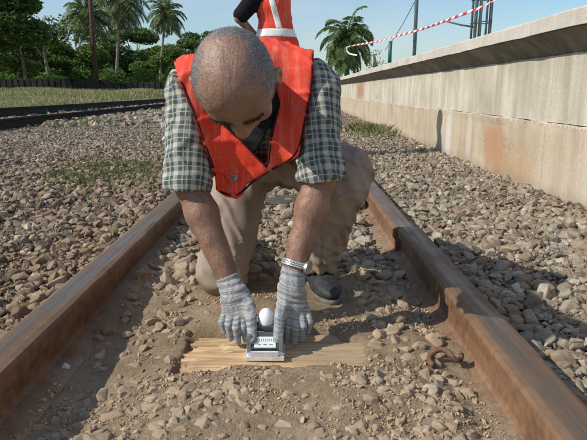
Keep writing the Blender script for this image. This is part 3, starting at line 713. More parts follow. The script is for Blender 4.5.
tree(375, 48.5, 9, 24, 'tiny dark conical bush beyond the platform edge, left of the short green post', M_leafA, dens=500, leaf=.04, baseZ=.2, name='bush', clumps=10)
# slender trunks at left
for i, (px, Y, lab) in enumerate(((25, 47, 'pale slender tree trunk standing left among the dark trees'), (49, 46, 'thin brown tree trunk in front of the bright green bush'))):
    b = at(px, 88, Y); P = [(b[0]+.1*math.sin(k+i), Y, .3+k*.9) for k in range(6)]
    root = empty('tree', (b[0], Y, .4), lab, 'tree'); parts = [tube_np(P, np.linspace(.17, .09, 6), 8), tube_np([P[3], (P[3][0]-.8, Y, 4.2), (P[3][0]-1.2, Y, 5.3)], [.08, .06, .03], 6)]
    v, f = join(parts); link('trunk', npmesh('trunk', v, f, True), M_pbark, root)
    cs = np.array([b[0], Y, 5.0])+rng.normal(size=(1800, 3))*np.array([1.2, .8, .5]); v, f = leaves(cs, 1800, .15); link('crown', npmesh('crown', v, f), M_leafA, root)
# low dark fence wall behind the grass
m = Mt('dark weathered boards', .9, .1).subtle((.040, .040, .036), .4, 1.5, .3, .02); 
fence = empty('boundary_fence', at(70, 91, 41), 'low dark boarded fence running behind the dry grass under the trees', 'fence')
fx = np.linspace(-26, -7, 96); bmn = []
for i, x in enumerate(fx):
    yy = 41+.12*(x+16)+.02*(i % 2); h = 1.32+.06*vnoise(i*1.7, 2., 1.)-(.22 if x > -13 else 0)
    if i == 0:
        bm = bmesh.new(); box(bm, (0, 0, 0), (.195, .03, 1.0), bev=.006); bme = bm_mesh('board', bm); bme.materials.append(m.m)
    o = bpy.data.objects.new('board', bme); C.objects.link(o); o.parent = fence; o.location = Vector((x, yy, .45+h/2-.3))-Vector(fence.location); o.scale = (1, 1, h); o.rotation_euler = (0, .01*random.uniform(-1, 1), 0)
# utility pole
b = at(97, 93, 40); root = empty('utility_pole', (b[0], 40, .45), 'tall brown wooden pole standing at the back of the dry grass', 'pole')
v, f = tube_np([(b[0], 40, .2), (b[0], 40, 5), (b[0]+.05, 40, 13)], [.17, .15, .12], 12); link('shaft', npmesh('shaft', v, f, True), Mt('brown pole wood', .8).subtle((.085, .05, .035), .3, 8).m, root)
bm = bmesh.new(); box(bm, (b[0], 39.84, 12.3), (1.6, .1, .12), bev=.01); link('cross_arm', bm_mesh('cross_arm', bm), M_bark, root)
# grass and weeds
def blades(x, y, h, w, lean=.35, z=None):
    n = len(x); z = ground_z(x, y) if z is None else z; a = rng.uniform(0, 2*np.pi, n); ln = rng.normal(0, lean, n)
    p = np.stack([x, y, z-.01], -1); s = np.stack([np.cos(a), np.sin(a), 0*a], -1)*w[:, None]; l = np.stack([-np.sin(a), np.cos(a), 0*a], -1)*(ln*h)[:, None]
    up = np.stack([0*a, 0*a, h], -1)
    V = np.stack([p-s, p+s, p+s*.7+l*.35+up*.6, p+l+up, p-s*.7+l*.35+up*.6], 1).reshape(-1, 3)
    return V, np.arange(5*n).reshape(n, 5)
n = 90000; x = rng.uniform(-30, -7.6, n); y = 12+(rng.random(n)**1.3)*34; q = (x > -.60*y-1) & (fbm(x*.5, y*.5, 3., 3) > -.5)&(x>-.60*y); x, y = x[q], y[q]
h = (.32+.22*fbm(x*.35, y*.35, 7., 3)+.1*rng.random(len(x)))*(1-.6*sstep(-9.2, -7.6, x)); v, f = blades(x, y, np.maximum(.06, h), .010+.0006*y)
o = link('dry_grass', npmesh('dry_grass', v, f), M_dry); tag(o, 'tall dry straw coloured grass beyond the siding', 'grass', None, 'stuff')
def weed(name, cx, cy, rx, ry, n, h, label, mat=M_weed):
    a = rng.normal(size=(n, 2)); x = cx+a[:, 0]*rx; y = cy+a[:, 1]*ry; q = (fbm(x*5, y*5, 2., 2) > -.25) & ((x < outL0-.05) | (x > outR0+.05)) & (x < wallX-.03); x, y = x[q], y[q]
    v, f = blades(x, y, h*rng.uniform(.4, 1.2, len(x)), np.full(len(x), .0018+.0003*cy), .6); o = link(name, npmesh(name, v, f), mat); tag(o, label, 'weeds', None, 'stuff')
weed('weeds', -1.45, 4.5, .24, .38, 4200, .062, 'low green weed patch in the ballast left of the man')
weed('weeds', 1.22, 9.4, .16, .55, 900, .14, 'scrubby green weeds on the ballast close to the platform wall')
weed('weeds', -4.2, 12.0, .3, .9, 420, .11, 'green weeds growing against the near siding rail')
weed('weeds', -1.3, 7.5, .5, .8, 900, .06, 'thin scattered weeds in the ballast beside the man\'s sleeve')
weed('weeds', -10.8, 17.5, 1.2, 2.5, 5000, .22, 'brighter green grass at the left edge beyond the siding', M_leafC)

# ------------------------------------------------------------ signed distance modelling
class Fld:
    def __init__(s, ax, ay, az):
        s.a = [np.asarray(q, np.float32) for q in (ax, ay, az)]; s.v = np.full([len(q) for q in s.a], 1.0, np.float32)
    def sub(s, lo, hi):
        sl = []
        for a, l, h in zip(s.a, lo, hi):
            i0 = max(0, np.searchsorted(a, l)-1); i1 = min(len(a), np.searchsorted(a, h)+1); sl.append(slice(i0, max(i1, i0+1)))
        return tuple(sl), [a[q] for a, q in zip(s.a, sl)]
    def pts(s, ax): return ax[0][:, None, None], ax[1][None, :, None], ax[2][None, None, :]
    def comb(s, sl, d, k, op):
        v = s.v[sl]
        if op == 'add':
            if k > 0: h = np.maximum(k-np.abs(v-d), 0)/k; s.v[sl] = np.minimum(v, d)-h*h*k*.25
            else: s.v[sl] = np.minimum(v, d)
        else:
            e = -d
            if k > 0: h = np.maximum(k-np.abs(v-e), 0)/k; s.v[sl] = np.maximum(v, e)+h*h*k*.25
            else: s.v[sl] = np.maximum(v, e)
    def cap(s, a, b, ra, rb, k=.02, op='add', mar=.05):
        a = np.asarray(a, np.float32); b = np.asarray(b, np.float32); r = max(ra, rb)+mar
        sl, ax = s.sub(np.minimum(a, b)-r, np.maximum(a, b)+r); X, Y, Z = s.pts(ax); ba = b-a; L2 = float(ba@ba)+1e-9
        t = np.clip(((X-a[0])*ba[0]+(Y-a[1])*ba[1]+(Z-a[2])*ba[2])/L2, 0, 1)
        d = np.sqrt((X-a[0]-t*ba[0])**2+(Y-a[1]-t*ba[1])**2+(Z-a[2]-t*ba[2])**2)-(ra+(rb-ra)*t)
        s.comb(sl, d, k, op)
    def ell(s, c, r, Rm=None, k=.02, op='add', mar=.05):
        c = np.asarray(c, np.float32); m = max(r)+mar; sl, ax = s.sub(c-m, c+m); X, Y, Z = s.pts(ax); X = X-c[0]; Y = Y-c[1]; Z = Z-c[2]
        if Rm is not None:
            Rm = np.asarray(Rm, np.float32); x = X*Rm[0, 0]+Y*Rm[1, 0]+Z*Rm[2, 0]; y = X*Rm[0, 1]+Y*Rm[1, 1]+Z*Rm[2, 1]; z = X*Rm[0, 2]+Y*Rm[1, 2]+Z*Rm[2, 2]
        else: x, y, z = X, Y, Z
        k0 = np.sqrt((x/r[0])**2+(y/r[1])**2+(z/r[2])**2)+1e-6; k1 = np.sqrt((x/r[0]**2)**2+(y/r[1]**2)**2+(z/r[2]**2)**2)+1e-6
        s.comb(sl, k0*(k0-1)/k1, k, op)
    def chain(s, pts, rads, k=.012, op='add'):
        for i in range(len(pts)-1): s.cap(pts[i], pts[i+1], rads[i], rads[i+1], k if i == 0 else .004, op)
    def sample(s, P):
        P = np.asarray(P); idx = [np.clip(np.interp(P[..., i], s.a[i], np.arange(len(s.a[i]))), 0, len(s.a[i])-1.001) for i in range(3)]
        i0 = [np.floor(q).astype(int) for q in idx]; f = [q-w for q, w in zip(idx, i0)]; r = 0
        for a in (0, 1):
            for b in (0, 1):
                for c in (0, 1):
                    r = r+s.v[i0[0]+a, i0[1]+b, i0[2]+c]*(f[0] if a else 1-f[0])*(f[1] if b else 1-f[1])*(f[2] if c else 1-f[2])
        return r
def nets(F, ax, ay, az):
    ins = F < 0; c = [slice(None, -1), slice(1, None)]; s = np.zeros(tuple(n-1 for n in F.shape), np.int8)
    for a in c:
        for b in c:
            for d in c: s += ins[a, b, d]
    act = (s > 0) & (s < 8); I, J, K = np.nonzero(act); idx = np.full(act.shape, -1, np.int32); idx[act] = np.arange(len(I))
    acc = np.zeros((len(I), 3)); cnt = np.zeros(len(I))
    cor = [(a, b, d) for a in (0, 1) for b in (0, 1) for d in (0, 1)]
    val = {q: F[I+q[0], J+q[1], K+q[2]] for q in cor}
    for q in cor:
        for ax_ in range(3):
            if q[ax_] == 0:
                w = list(q); w[ax_] = 1; w = tuple(w); v0 = val[q]; v1 = val[w]; m = (v0 < 0) != (v1 < 0); t = np.where(m, v0/np.where(m, v0-v1, 1), 0)
                p = np.array(q, float)[None].repeat(len(I), 0); p[:, ax_] = t; acc += p*m[:, None]; cnt += m
    pos = acc/cnt[:, None]+np.stack([I, J, K], -1)
    V = np.stack([np.interp(pos[:, i], np.arange(len(a)), a) for i, a in enumerate((ax, ay, az))], -1)
    Q = []
    for d in range(3):
        e1, e2 = (d+1) % 3, (d+2) % 3
        A = [slice(None)]*3; B = [slice(None)]*3; A[d] = slice(None, -1); B[d] = slice(1, None)
        for e in (e1, e2): A[e] = slice(1, -1); B[e] = slice(1, -1)
        a = ins[tuple(A)]; b = ins[tuple(B)]; ch = np.stack(np.nonzero(a != b), -1)
        sg = a[tuple(ch.T)]; g = ch.copy(); g[:, e1] += 1; g[:, e2] += 1
        def cell(o1, o2):
            h = g.copy(); h[:, e1] += o1; h[:, e2] += o2; return idx[tuple(h.T)]
        q = np.stack([cell(-1, -1), cell(0, -1), cell(0, 0), cell(-1, 0)], -1); q[~sg] = q[~sg][:, ::-1]; Q.append(q)
    Q = np.concatenate(Q); Q = Q[(Q >= 0).all(1)]; return V, Q
def relax(V, Q, it=2, f=.5):
    for _ in range(it):
        acc = np.zeros_like(V); c = np.zeros(len(V))
        for i in range(4):
            np.add.at(acc, Q[:, i], V[Q[:, (i+1) % 4]]+V[Q[:, (i-1) % 4]]); np.add.at(c, Q[:, i], 2)
        V = V*(1-f)+acc/np.maximum(c, 1)[:, None]*f
    return V
def ax_(lo, hi, st): return np.arange(lo, hi+st, st)
def axv(*seg):
    r = []
    for lo, hi, st in seg: r += list(np.arange(lo, hi-1e-6, st))
    return np.array(r)
A = np.array
# ------------------------------------------------------------ kneeling man: joints (metres)
SH_R = A([-.262, 1.55, .655]); EL_R = at(190, 184, 1.455); WR_R = at(231, 286, 1.385)
SH_L = A([.042, 1.55, .665]); EL_L = at(320, 178, 1.455); WR_L = at(291, 279, 1.385)
HIP = A([-.075, 1.98, .47]); HIP_R = A([-.16, 1.96, .42]); HIP_L = A([.01, 1.96, .43])
KN_R = A([-.232, 1.755, .085]); AN_R = A([-.21, 2.16, .075]); KN_L = at(341, 176, 1.64); AN_L = at(318, 268, 1.80)
CH = A([-.11, 1.68, .60])
HC = at(236, 81, 1.18)     # head centre
fv = Vector((0, -.27, -.9629)); uv = Vector((0, -.9629, .27))
Q1 = Matrix.Rotation(R(-5), 3, 'Y'); Q2 = Matrix.Rotation(R(4), 3, fv)
fv = Q1 @ Q2 @ fv; uv = Q1 @ Q2 @ uv; rv = fv.cross(uv)
HR = np.array([[rv.x, fv.x, uv.x], [rv.y, fv.y, uv.y], [rv.z, fv.z, uv.z]]); HS = A([1.03, .87, .93])
def hl(p): return HC+HR @ (np.array(p)*HS)
def hr(r): return [q*float(w) for q, w in zip(r, HS)]
man = empty('person', (-.08, 1.75, .02), 'kneeling grey haired man in orange vest and checked shirt holding a device on the sleeper', 'person')
# ---- body
B = Fld(axv((-.36, -.25, .006), (-.25, .0, .0028), (.0, .28, .006)), axv((1.0, 1.32, .0028), (1.32, 1.5, .005), (1.5, 2.28, .009)), axv((.0, .52, .0055), (.52, .80, .0028), (.80, .86, .006)))
# torso and legs (under the clothes)
B.ell(CH, (.13, .17, .10), Matrix.Rotation(R(-25), 3, 'X'), .05); B.ell(HIP, (.13, .12, .11), None, .05)
B.ell((CH+HIP)/2, (.115, .16, .10), Matrix.Rotation(R(-22), 3, 'X'), .05)
B.cap(SH_R+A([.05, .0, -.01]), SH_L+A([-.05, 0, -.01]), .058, .058, .05)
for sh, el, wr in ((SH_R, EL_R, WR_R), (SH_L, EL_L, WR_L)):
    B.cap(sh, el, .046, .040, .04); m1 = el+(wr-el)*.30
    B.cap(el, m1, .037, .0405, .02); B.cap(m1, wr, .0405, .0265, .02); B.ell(wr+A([0, -.012, -.045]), (.03, .022, .045), None, .02)
for hp, kn, an in ((HIP_R, KN_R, AN_R), (HIP_L, KN_L, AN_L)): B.cap(hp, kn, .07, .052, .03); B.cap(kn, an, .05, .035, .02)
NB = A([-.112, 1.46, .665])
B.cap(NB, hl((0, -.035, -.035)), .060, .056, .04); B.cap(NB, hl((0, .0, -.085)), .052, .044, .03)
# head
B.ell(hl((0, -.012, .030)), hr((.0755, .097, .083)), HR, .0); B.ell(hl((0, .022, .025)), hr((.068, .075, .075)), HR, .03)
B.ell(hl((0, .035, -.045)), hr((.052, .058, .070)), HR, .035); B.ell(hl((0, .072, -.095)), hr((.022, .018, .016)), HR, .03)
B.cap(hl((.034, .080, .012)), hl((-.034, .080, .012)), .012, .012, .018)
for s in (1, -1):
    B.cap(hl((s*.012, .087, .012)), hl((s*.044, .070, .016)), .0105, .009, .012)
    B.ell(hl((s*.030, .094, -.006)), hr((.017, .014, .011)), HR, .012, 'sub'); B.ell(hl((s*.030, .073, -.006)), hr((.0135, .0135, .0125)), HR, .003)
    B.cap(hl((s*.018, .084, -.001)), hl((s*.043, .078, -.001)), .004, .004, .006); B.ell(hl((s*.040, .065, -.034)), hr((.022, .020, .018)), HR, .02)
    # ear
    e = Matrix.Rotation(R(22*s), 3, 'Z'); ER = HR @ np.array(e)
    B.ell(hl((s*.083, -.006, -.006)), hr((.0075, .0185, .033)), ER, .008); B.ell(hl((s*.0885, .000, -.003)), hr((.006, .010, .018)), ER, .004, 'sub')
    B.ell(hl((s*.079, .006, -.032)), hr((.006, .008, .009)), ER, .006)
    B.ell(hl((s*.014, .099, -.040)), hr((.010, .011, .008)), HR, .008)
B.cap(hl((0, .086, .006)), hl((0, .112, -.034)), .0085, .0115, .012); B.ell(hl((0, .114, -.037)), hr((.013, .012, .011)), HR, .008)
B.cap(hl((.022, .078, -.069)), hl((-.022, .078, -.069)), .008, .008, .010); B.cap(hl((.019, .078, -.079)), hl((-.019, .078, -.079)), .008, .008, .004)
B.cap(hl((.03, .082, -.074)), hl((-.03, .082, -.074)), .0018, .0018, .004, 'sub')
sl, ax = B.sub((-.3, 1.0, .5), (.1, 1.3, .85)); X, Y, Z = B.pts(ax)
B.v[sl] += .0014*fbm(X*45, Y*45, Z*45, 3)
qx, qy, qz = X-HC[0], Y-HC[1], Z-HC[2]; LX = (qx*HR[0, 0]+qy*HR[1, 0]+qz*HR[2, 0])/HS[0]; LY = (qx*HR[0, 1]+qy*HR[1, 1]+qz*HR[2, 1])/HS[1]; LZ = (qx*HR[0, 2]+qy*HR[1, 2]+qz*HR[2, 2])/HS[2]
B.v[sl] += (.0011*np.maximum(0, np.sin(LZ*560+2.5*vnoise(LX*30, LZ*20, 1.)+LX*LX*1200))**3*sstep(.055, .075, LY)*sstep(.022, .03, LZ)*(1-sstep(.062, .075, LZ))*(1-sstep(.04, .055, np.abs(LX)))).astype(np.float32)
sl, ax = B.sub((-.36, 1.3, .1), (.1, 1.52, .45)); X, Y, Z = B.pts(ax); B.v[sl] += .0016*vnoise(X*60, Y*60, Z*22)
V, Q = nets(B.v, *B.a); V = relax(V, Q, 1, .4)
me = npmesh('body', V, Q, True)
loc = (V-HC) @ HR/HS
lx, ly, lz = loc[:, 0], loc[:, 1], loc[:, 2]; ishead = (np.linalg.norm(loc, axis=1) < .16)
nz = .014*fbm(lx*40, ly*40, lz*40, 3)
# bald: top/front; hair: sides and back
side = sstep(.045, .062, np.abs(lx)+nz+.20*np.maximum(0, -ly)+.10*np.maximum(0, -.0-lz))
back = sstep(-.052, -.082, ly+nz)
front = 1-sstep(.035, .058, ly+nz-.10*lz); low = sstep(-.05, -.03, lz+.4*np.maximum(0, -ly))
ear = (np.abs(lx) > .079) & (np.abs(ly) < .024) & (lz < .034) & (lz > -.05)
hairw = np.clip(np.maximum(side, back), 0, 1)*(.55+.45*(fbm(lx*30,ly*30,lz*30,2)>-.1))*front*low*ishead*(~ear)
brow = ((np.abs(lz-.015-.003*np.sin(np.abs(lx)*60)) < .0065) & (np.abs(lx) > .010) & (np.abs(lx) < .050) & (ly > .06)).astype(float)*ishead
stub = .6*ishead*(1-hairw)*sstep(.105, .03, ly)*(lz > .02)
addattr(me, 'hairw', hairw); addattr(me, 'stub', stub)
def skin_mat():
    m = Mt('tanned brown skin', .46, .45); v = m.coord('World'); n = m.noise(v, 22, 5, .6); n2 = m.noise(v, 260, 4, .7); n3 = m.noise(v, 75, 4, .6)
    c = m.ramp(n, [(.3, (.20, .108, .070)), (.55, (.28, .158, .106)), (.75, (.36, .215, .150))])
    c = m.mix(m.ramp(n3, [(.58, 0), (.75, .45)]), c, (.17, .075, .045))
    h = m.attr('hairw'); st = m.attr('stub')
    hc = m.ramp(n2, [(.35, (.12, .115, .11)), (.65, (.28, .275, .265))])
    c = m.mix(m.math('MULTIPLY', h, .88), c, hc)
    c = m.mix(m.math('MULTIPLY', m.math('MULTIPLY', st, m.ramp(n2, [(.50, 0), (.62, 1)])), .35), c, (.40, .38, .36))
    m.color(c); m.b.inputs['Subsurface Weight'].default_value = .08; m.b.inputs['Subsurface Radius'].default_value = (.01, .004, .002); m.b.inputs['Subsurface Scale'].default_value = .5
    m.rough(m.math('ADD', .35, m.math('MULTIPLY', n2, .22)))
    w = m.voro(v, 330)
    vein = m.noise(m.coord('World', (60, 60, 16)), 1, 3, .5, 1.2)
    m.bump(n2, .40, .0014, m.bump(w, .25, .0008, m.bump(n3, .5, .0028, m.bump(vein, .5, .004)))); return m.m
M_skin = skin_mat()
link('body', me, M_skin, man)
# hair strands: thin slivers growing from the scalp
nrm = np.zeros((len(V), 3)); me.vertices.foreach_get('normal', (buf := np.zeros(len(V)*3, np.float32))); nrm = buf.reshape(-1, 3)
def strands(w, n, ln, wd, name, mat, lay):
    p = w/w.sum(); k = rng.choice(len(V), n, p=p); P = V[k]+rng.normal(0, .0012, (n, 3)); N = nrm[k]
    d = N*.45+(HR @ np.array(lay))[None]*.9+rng.normal(0, .28, (n, 3)); d -= np.minimum(0, (d*N).sum(1)-.22)[:, None]*N; d /= np.linalg.norm(d, axis=1)[:, None]
    sd = np.cross(d, rng.normal(size=(n, 3))); sd /= np.linalg.norm(sd, axis=1)[:, None]; L_ = ln*rng.uniform(.5, 1.3, n)[:, None]
    VV = np.stack([P-sd*wd, P+sd*wd, P+d*L_+N*-.001], 1).reshape(-1, 3); link(name, npmesh(name, VV, np.arange(3*n).reshape(n, 3)), mat, man)
M_hair = Mt('grey hair', .5, .4); g = M_hair.n('ShaderNodeNewGeometry'); M_hair.color(M_hair.ramp(g.outputs['Random Per Island'], [(0, (.04, .038, .036)), (.5, (.15, .148, .142)), (1, (.34, .335, .32))])); M_hair = M_hair.m
strands(hairw+1e-9, 30000, .0048, .00026, 'hair', M_hair, (0, -.25, -1.0))
M_brow = Mt('dark grey eyebrow hair', .6).subtle((.05, .045, .04), .3, 300, 0).m
strands(brow+1e-12, 1000, .007, .0004, 'eyebrows', M_brow, (0, .2, .3))
strands(stub+1e-12, 1300, .0035, .00028, 'scalp_stubble', M_hair, (0, .3, .2))

armw = ((V[:, 1] > 1.33) & (V[:, 1] < 1.50) & (V[:, 2] > .19) & (V[:, 2] < .46)).astype(float)
M_ahair = Mt('dark arm hair', .6).subtle((.05, .035, .028), .3, 300, 0).m
strands(armw+1e-12, 5200, .0085, .00016, 'arm_hair', M_ahair, (0, 0, 0))

# ---- outline helpers
VEST = [(172, 56), (183, 48), (200, 20), (285, 15), (300, 42), (314, 50), (313, 78), (310, 100), (304, 130), (299, 156), (283, 165), (269, 171), (256, 179), (246, 185), (244, 194), (237, 199), (226, 197), (216, 190), (215, 178), (212, 165), (203, 143), (196, 120), (186, 96), (178, 76)]
NECK = [(203, 92), (208, 108), (228, 129), (247, 146), (267.5, 169), (270, 140), (275, 118), (280, 104), (276, 88), (262, 62), (215, 62)]
def polysd(px, py, poly):
    d = np.full(px.shape, 1e9, np.float32); s = np.ones(px.shape, np.float32); n = len(poly)
    for i in range(n):
        ax0, ay0 = poly[i]; bx, by = poly[i-1]; ex, ey = bx-ax0, by-ay0; wx, wy = px-ax0, py-ay0
        t = np.clip((wx*ex+wy*ey)/(ex*ex+ey*ey), 0, 1); d = np.minimum(d, (wx-ex*t)**2+(wy-ey*t)**2)
        c1 = py >= ay0; c2 = py < by; c3 = ex*wy > ey*wx; s = np.where((c1 & c2 & c3) | (~c1 & ~c2 & ~c3), -s, s)
    return s*np.sqrt(d)
def vclip(F, poly, dep=FPX, sub=False, ymax=None):
    """trim a field with an outline seen from the front"""
    X, Y, Z = F.pts(F.a); z = Z-CAMZ; d = Y*CP-z*SP; vv = Y*SP+z*CP; px = 293.5+FPX*X/d; py = 220-FPX*vv/d+0*X; sd = polysd(px, py, poly)*d/FPX
    if sub: sd = -sd
    if ymax is not None: sd = np.where(Y+0*sd > ymax, -.05, sd)
    F.v = np.maximum(F.v, sd.astype(np.float32))

# ---- shirt
G = Fld(ax_(-.40, .20, .0048), axv((1.38, 1.72, .0048), (1.72, 2.14, .008)), ax_(.34, .86, .0048))
def torso(G, o=0.0, k=.05):
    G.ell(CH+A([0, 0, .015]), (.150+o, .190+o, .120+o), Matrix.Rotation(R(-28), 3, 'X'), k); G.ell((CH+HIP)/2, (.135+o, .17+o, .115+o), Matrix.Rotation(R(-22), 3, 'X'), k)
    G.ell(HIP+A([0, -.02, .03]), (.14+o, .12+o, .105+o), None, k)
    G.cap(SH_R+A([.06, .02, .005]), SH_L+A([-.06, .02, .005]), .072+o, .072+o, k); G.cap(A([-.17, 1.60, .70]), A([-.05, 1.60, .71]), .062+o, .062+o, k)
    G.cap(A([-.16, 1.555, .55]), A([-.06, 1.555, .55]), .07+o, .07+o, k)        # chest front
torso(G)
Tor = G.v.copy()
CUF_R = EL_R+A([-.004, -.005, .005]); CUF_L = EL_L+A([.004, -.005, .012])
G.cap(SH_R, CUF_R, .066, .063, .045, mar=.06); G.cap(SH_L, CUF_L, .066, .061, .045, mar=.06)
G.cap(SH_R+A([-.01, 0, .0]), SH_R+A([-.01, -.01, -.12]), .064, .066, .03); G.cap(SH_L+A([.01, 0, 0]), SH_L+A([.01, -.01, -.12]), .064, .066, .03)
X, Y, Z = G.pts(G.a)
cufz = EL_R[2]-.012+.10*(X+.26)*(X < -.1)-.02*(X+.26)*0
# folds
fold = .0075*vnoise(X*20, Y*20, Z*11+3)+.004*np.sin((Z*.8+X*1.1)*140+5*vnoise(X*10, Y*10, Z*10))*(vnoise(X*9+5, Y*9, Z*9)>0)+.0035*np.sin(Z*95+X*40+6*vnoise(X*9, Y*9, Z*9))*sstep(.42, .48, Z)*(1-sstep(.60, .66, Z))+.002*vnoise(X*50, Y*50, Z*28)
rd = 1-np.abs(vnoise(X*14+Z*9, Y*13, Z*12-X*8)); fold = fold*.75-.006*sstep(.72, 1.0, rd)
G.v += fold
zz_ = Z-CAMZ; dd_ = Y*CP-zz_*SP; vv_ = Y*SP+zz_*CP; G.v += (.008*sstep(.012, -.004, polysd(293.5+FPX*X/dd_, 220-FPX*vv_/dd_+0*X, VEST)*dd_/FPX)).astype(np.float32)
# cut sleeves at the cuffs and hollow them
cut = np.maximum(EL_R[2]-.020+.16*(-X-.26)*-1-Z, -1)
cut = np.where(X < -.11, (EL_R[2]-.014-.10*(X+.25))-Z, (EL_L[2]-.006+.12*(X-.05))-Z)
arm = (Y < 1.54)|(X<-.20)|(X>.0)
G.v = np.maximum(G.v, np.where(Z < .47, cut, -1.0).astype(np.float32))
hol = Fld(*G.a)
for el, sh in ((EL_R, SH_R), (EL_L, SH_L)): hol.cap(el+(el-sh)*.3, el+(sh-el)*.42, .054, .050, 0)
G.v = np.maximum(G.v, -hol.v)
V, Q = nets(G.v, *G.a); V = relax(V, Q, 1, .4); me = npmesh('shirt', V, Q, True)
# plaid coordinates: around and along
def limb_uv(P, a, b):
    d = (b-a)/np.linalg.norm(b-a); r = P-a; t = r@d; q = r-t[:, None]*d; e1 = np.cross(d, [0, 1, 0]); e1 /= np.linalg.norm(e1); e2 = np.cross(d, e1)
    return np.stack([np.arctan2(q@e1, -(q@e2))*.063, t], -1)
uR = limb_uv(V, SH_R, EL_R); uL = limb_uv(V, SH_L, EL_L)
uT = np.stack([V[:, 0]*1.0, (V[:, 2]-V[:, 1]*.4)], -1)
wR = (V[:, 0] < -.205)[:, None]; wL = (V[:, 0] > -.01)[:, None]; U = np.where(wR, uR, np.where(wL, uL, uT))
warp = .003*vnoise(V[:, 0]*18, V[:, 1]*18, V[:, 2]*18); addattr(me, 'plaid', np.stack([U[:, 0]+warp, U[:, 1]-warp, 0*warp], -1))
def plaid_mat():
    m = Mt('green white checked cotton', .9, .1); u = m.sep(m.coord(attr='plaid')); per = .035
    def fam(c, off, lo, hi): return m.math('MULTIPLY', m.math('GREATER_THAN', m.math('FRACT', m.math('ADD', m.math('DIVIDE', c, per), off)), lo), m.math('LESS_THAN', m.math('FRACT', m.math('ADD', m.math('DIVIDE', c, per), off)), hi))
    c = None; bu = fam(u[0], 10.1, .0, .34); bv = fam(u[1], 10.35, .0, .34); lu = fam(u[0], 10.1, .62, .70); lv = fam(u[1], 10.35, .62, .70)
    n = m.noise(m.coord(attr='plaid'), 900, 2); base = (.045, .062, .050)
    c = m.mix(m.math('MULTIPLY', m.math('ADD', bu, bv), .36), base, (.60, .59, .51)); c = m.mix(m.math('MULTIPLY', m.math('MAXIMUM', lu, lv), .5), c, (.55, .58, .54))
    dk = m.math('MULTIPLY', fam(u[0], 10.1, .44, .54), .5); c = m.mix(dk, c, (.02, .025, .025)); c = m.mix(.10, c, m.ramp(n, [(.3, (.1, .1, .1)), (.7, (.7, .7, .68))]))
    m.color(c); m.bump(m.noise(m.coord('World'), 45, 4), .35, .006, m.bump(n, .2, .0006)); return m.m
M_plaid = plaid_mat()
link('shirt', me, M_plaid, man)
# ---- vest
Wv = Fld(ax_(-.37, .14, .004), axv((1.40, 1.72, .004), (1.72, 2.12, .008)), ax_(.32, .85, .004))
torso(Wv, .011, .05)
Wv.cap(SH_R+A([.02, .01, .012]), SH_L+A([-.02, .01, .012]), .073, .073, .03)
Wv.cap(SH_R, CUF_R, .077, .071, .045, mar=.06); Wv.cap(SH_L, CUF_L, .077, .070, .045, mar=.06)
Wv.cap(SH_R+A([-.01, 0, .0]), SH_R+A([-.01, -.01, -.12]), .075, .077, .03); Wv.cap(SH_L+A([.01, 0, 0]), SH_L+A([.01, -.01, -.12]), .075, .077, .03)
Wv.cap(A([-.165, 1.52, .50]), A([-.045, 1.52, .50]), .058, .058, .05); Wv.cap(A([-.165, 1.53, .42]), A([-.055, 1.53, .45]), .040, .040, .06)
Wv.cap(A([-.205, 1.53, .46]), A([-.197, 1.525, .385]), .036, .030, .04); Wv.cap(A([-.168, 1.525, .37]), A([-.140, 1.52, .36]), .030, .026, .06)
X, Y, Z = Wv.pts(Wv.a)
rd = 1-np.abs(vnoise(X*17+3*vnoise(X*5,Y*5,Z*5), Y*9, Z*6+5)); Wv.v -= .006*sstep(.70, 1.0, rd)
rd = 1-np.abs(vnoise(X*8, Y*9, Z*16+15)); Wv.v -= .004*sstep(.75, 1.0, rd)
Wv.v += .0045*vnoise(X*26, Y*8, Z*8+2)*sstep(.72, .6, Z)+.004*vnoise(X*14, Y*14, Z*14)+.0012*vnoise(X*60, Y*60, Z*60)
Wfull = Fld(*Wv.a); Wfull.v = Wv.v.copy()
vclip(Wv, VEST); vclip(Wv, NECK, sub=True, ymax=1.56)
V, Q = nets(Wv.v, *Wv.a); V = relax(V, Q, 1, .4)
Cf = Fld(*Wv.a); Cf.v = Wfull.v+.003; vclip(Cf, [(200, 90), (228, 131), (247, 148), (254, 154), (262, 142), (270, 126), (278, 112), (283, 100), (276, 86), (262, 62), (215, 62)], ymax=None)
Cf.v = np.maximum(Cf.v, (Cf.pts(Cf.a)[1]-1.60).astype(np.float32)); VC, QC = nets(Cf.v, *Cf.a)
link('shaded_collar', npmesh('shaded_collar', VC, QC, True), Mt('dark collar cloth', .9, .1).subtle((.016, .017, .018), .3, 90).m, man)  # near-black shell: dark collar with the shade under the chin in its colour
m = Mt('orange red mesh vest', .62, .25); v = m.coord('World'); n = m.noise(m.coord('World', (55, 10, 6)), 1.2, 5, .6); n2 = m.noise(v, 10, 4); we = m.noise(v, 420, 2)
c = m.ramp(n2, [(.3, (.78, .048, .026)), (.7, (.90, .095, .050))]); c = m.mix(m.ramp(n, [(.50, 0), (.72, .75)]), c, (.92, .30, .20))
fa = m.math('ADD', m.sep(v)[2], m.math('MULTIPLY', n2, .02)); bandm = m.math('LESS_THAN', m.math('ABSOLUTE', m.math('SUBTRACT', m.math('FRACT', m.math('MULTIPLY', fa, 9)), .5)), .02)
c = m.mix(m.math('MULTIPLY', bandm, .08), c, (.95, .4, .28)); wx = m.math('MULTIPLY', m.math('SINE', m.math('MULTIPLY', m.sep(v)[0], 1150)), m.math('SINE', m.math('MULTIPLY', m.sep(v)[2], 1150))); c = m.mix(m.ramp(wx, [(.25, 0), (.8, .35)]), c, (.50, .02, .012)); dr = m.noise(v, 7, 5, .65); c = m.mix(m.ramp(dr, [(.55, 0), (.8, .4)]), c, (.45, .13, .07))
m.color(c); m.bump(n2, .3, .01, m.bump(we, .6, .0016, m.bump(n, .5, .003))); M_vest = m.m
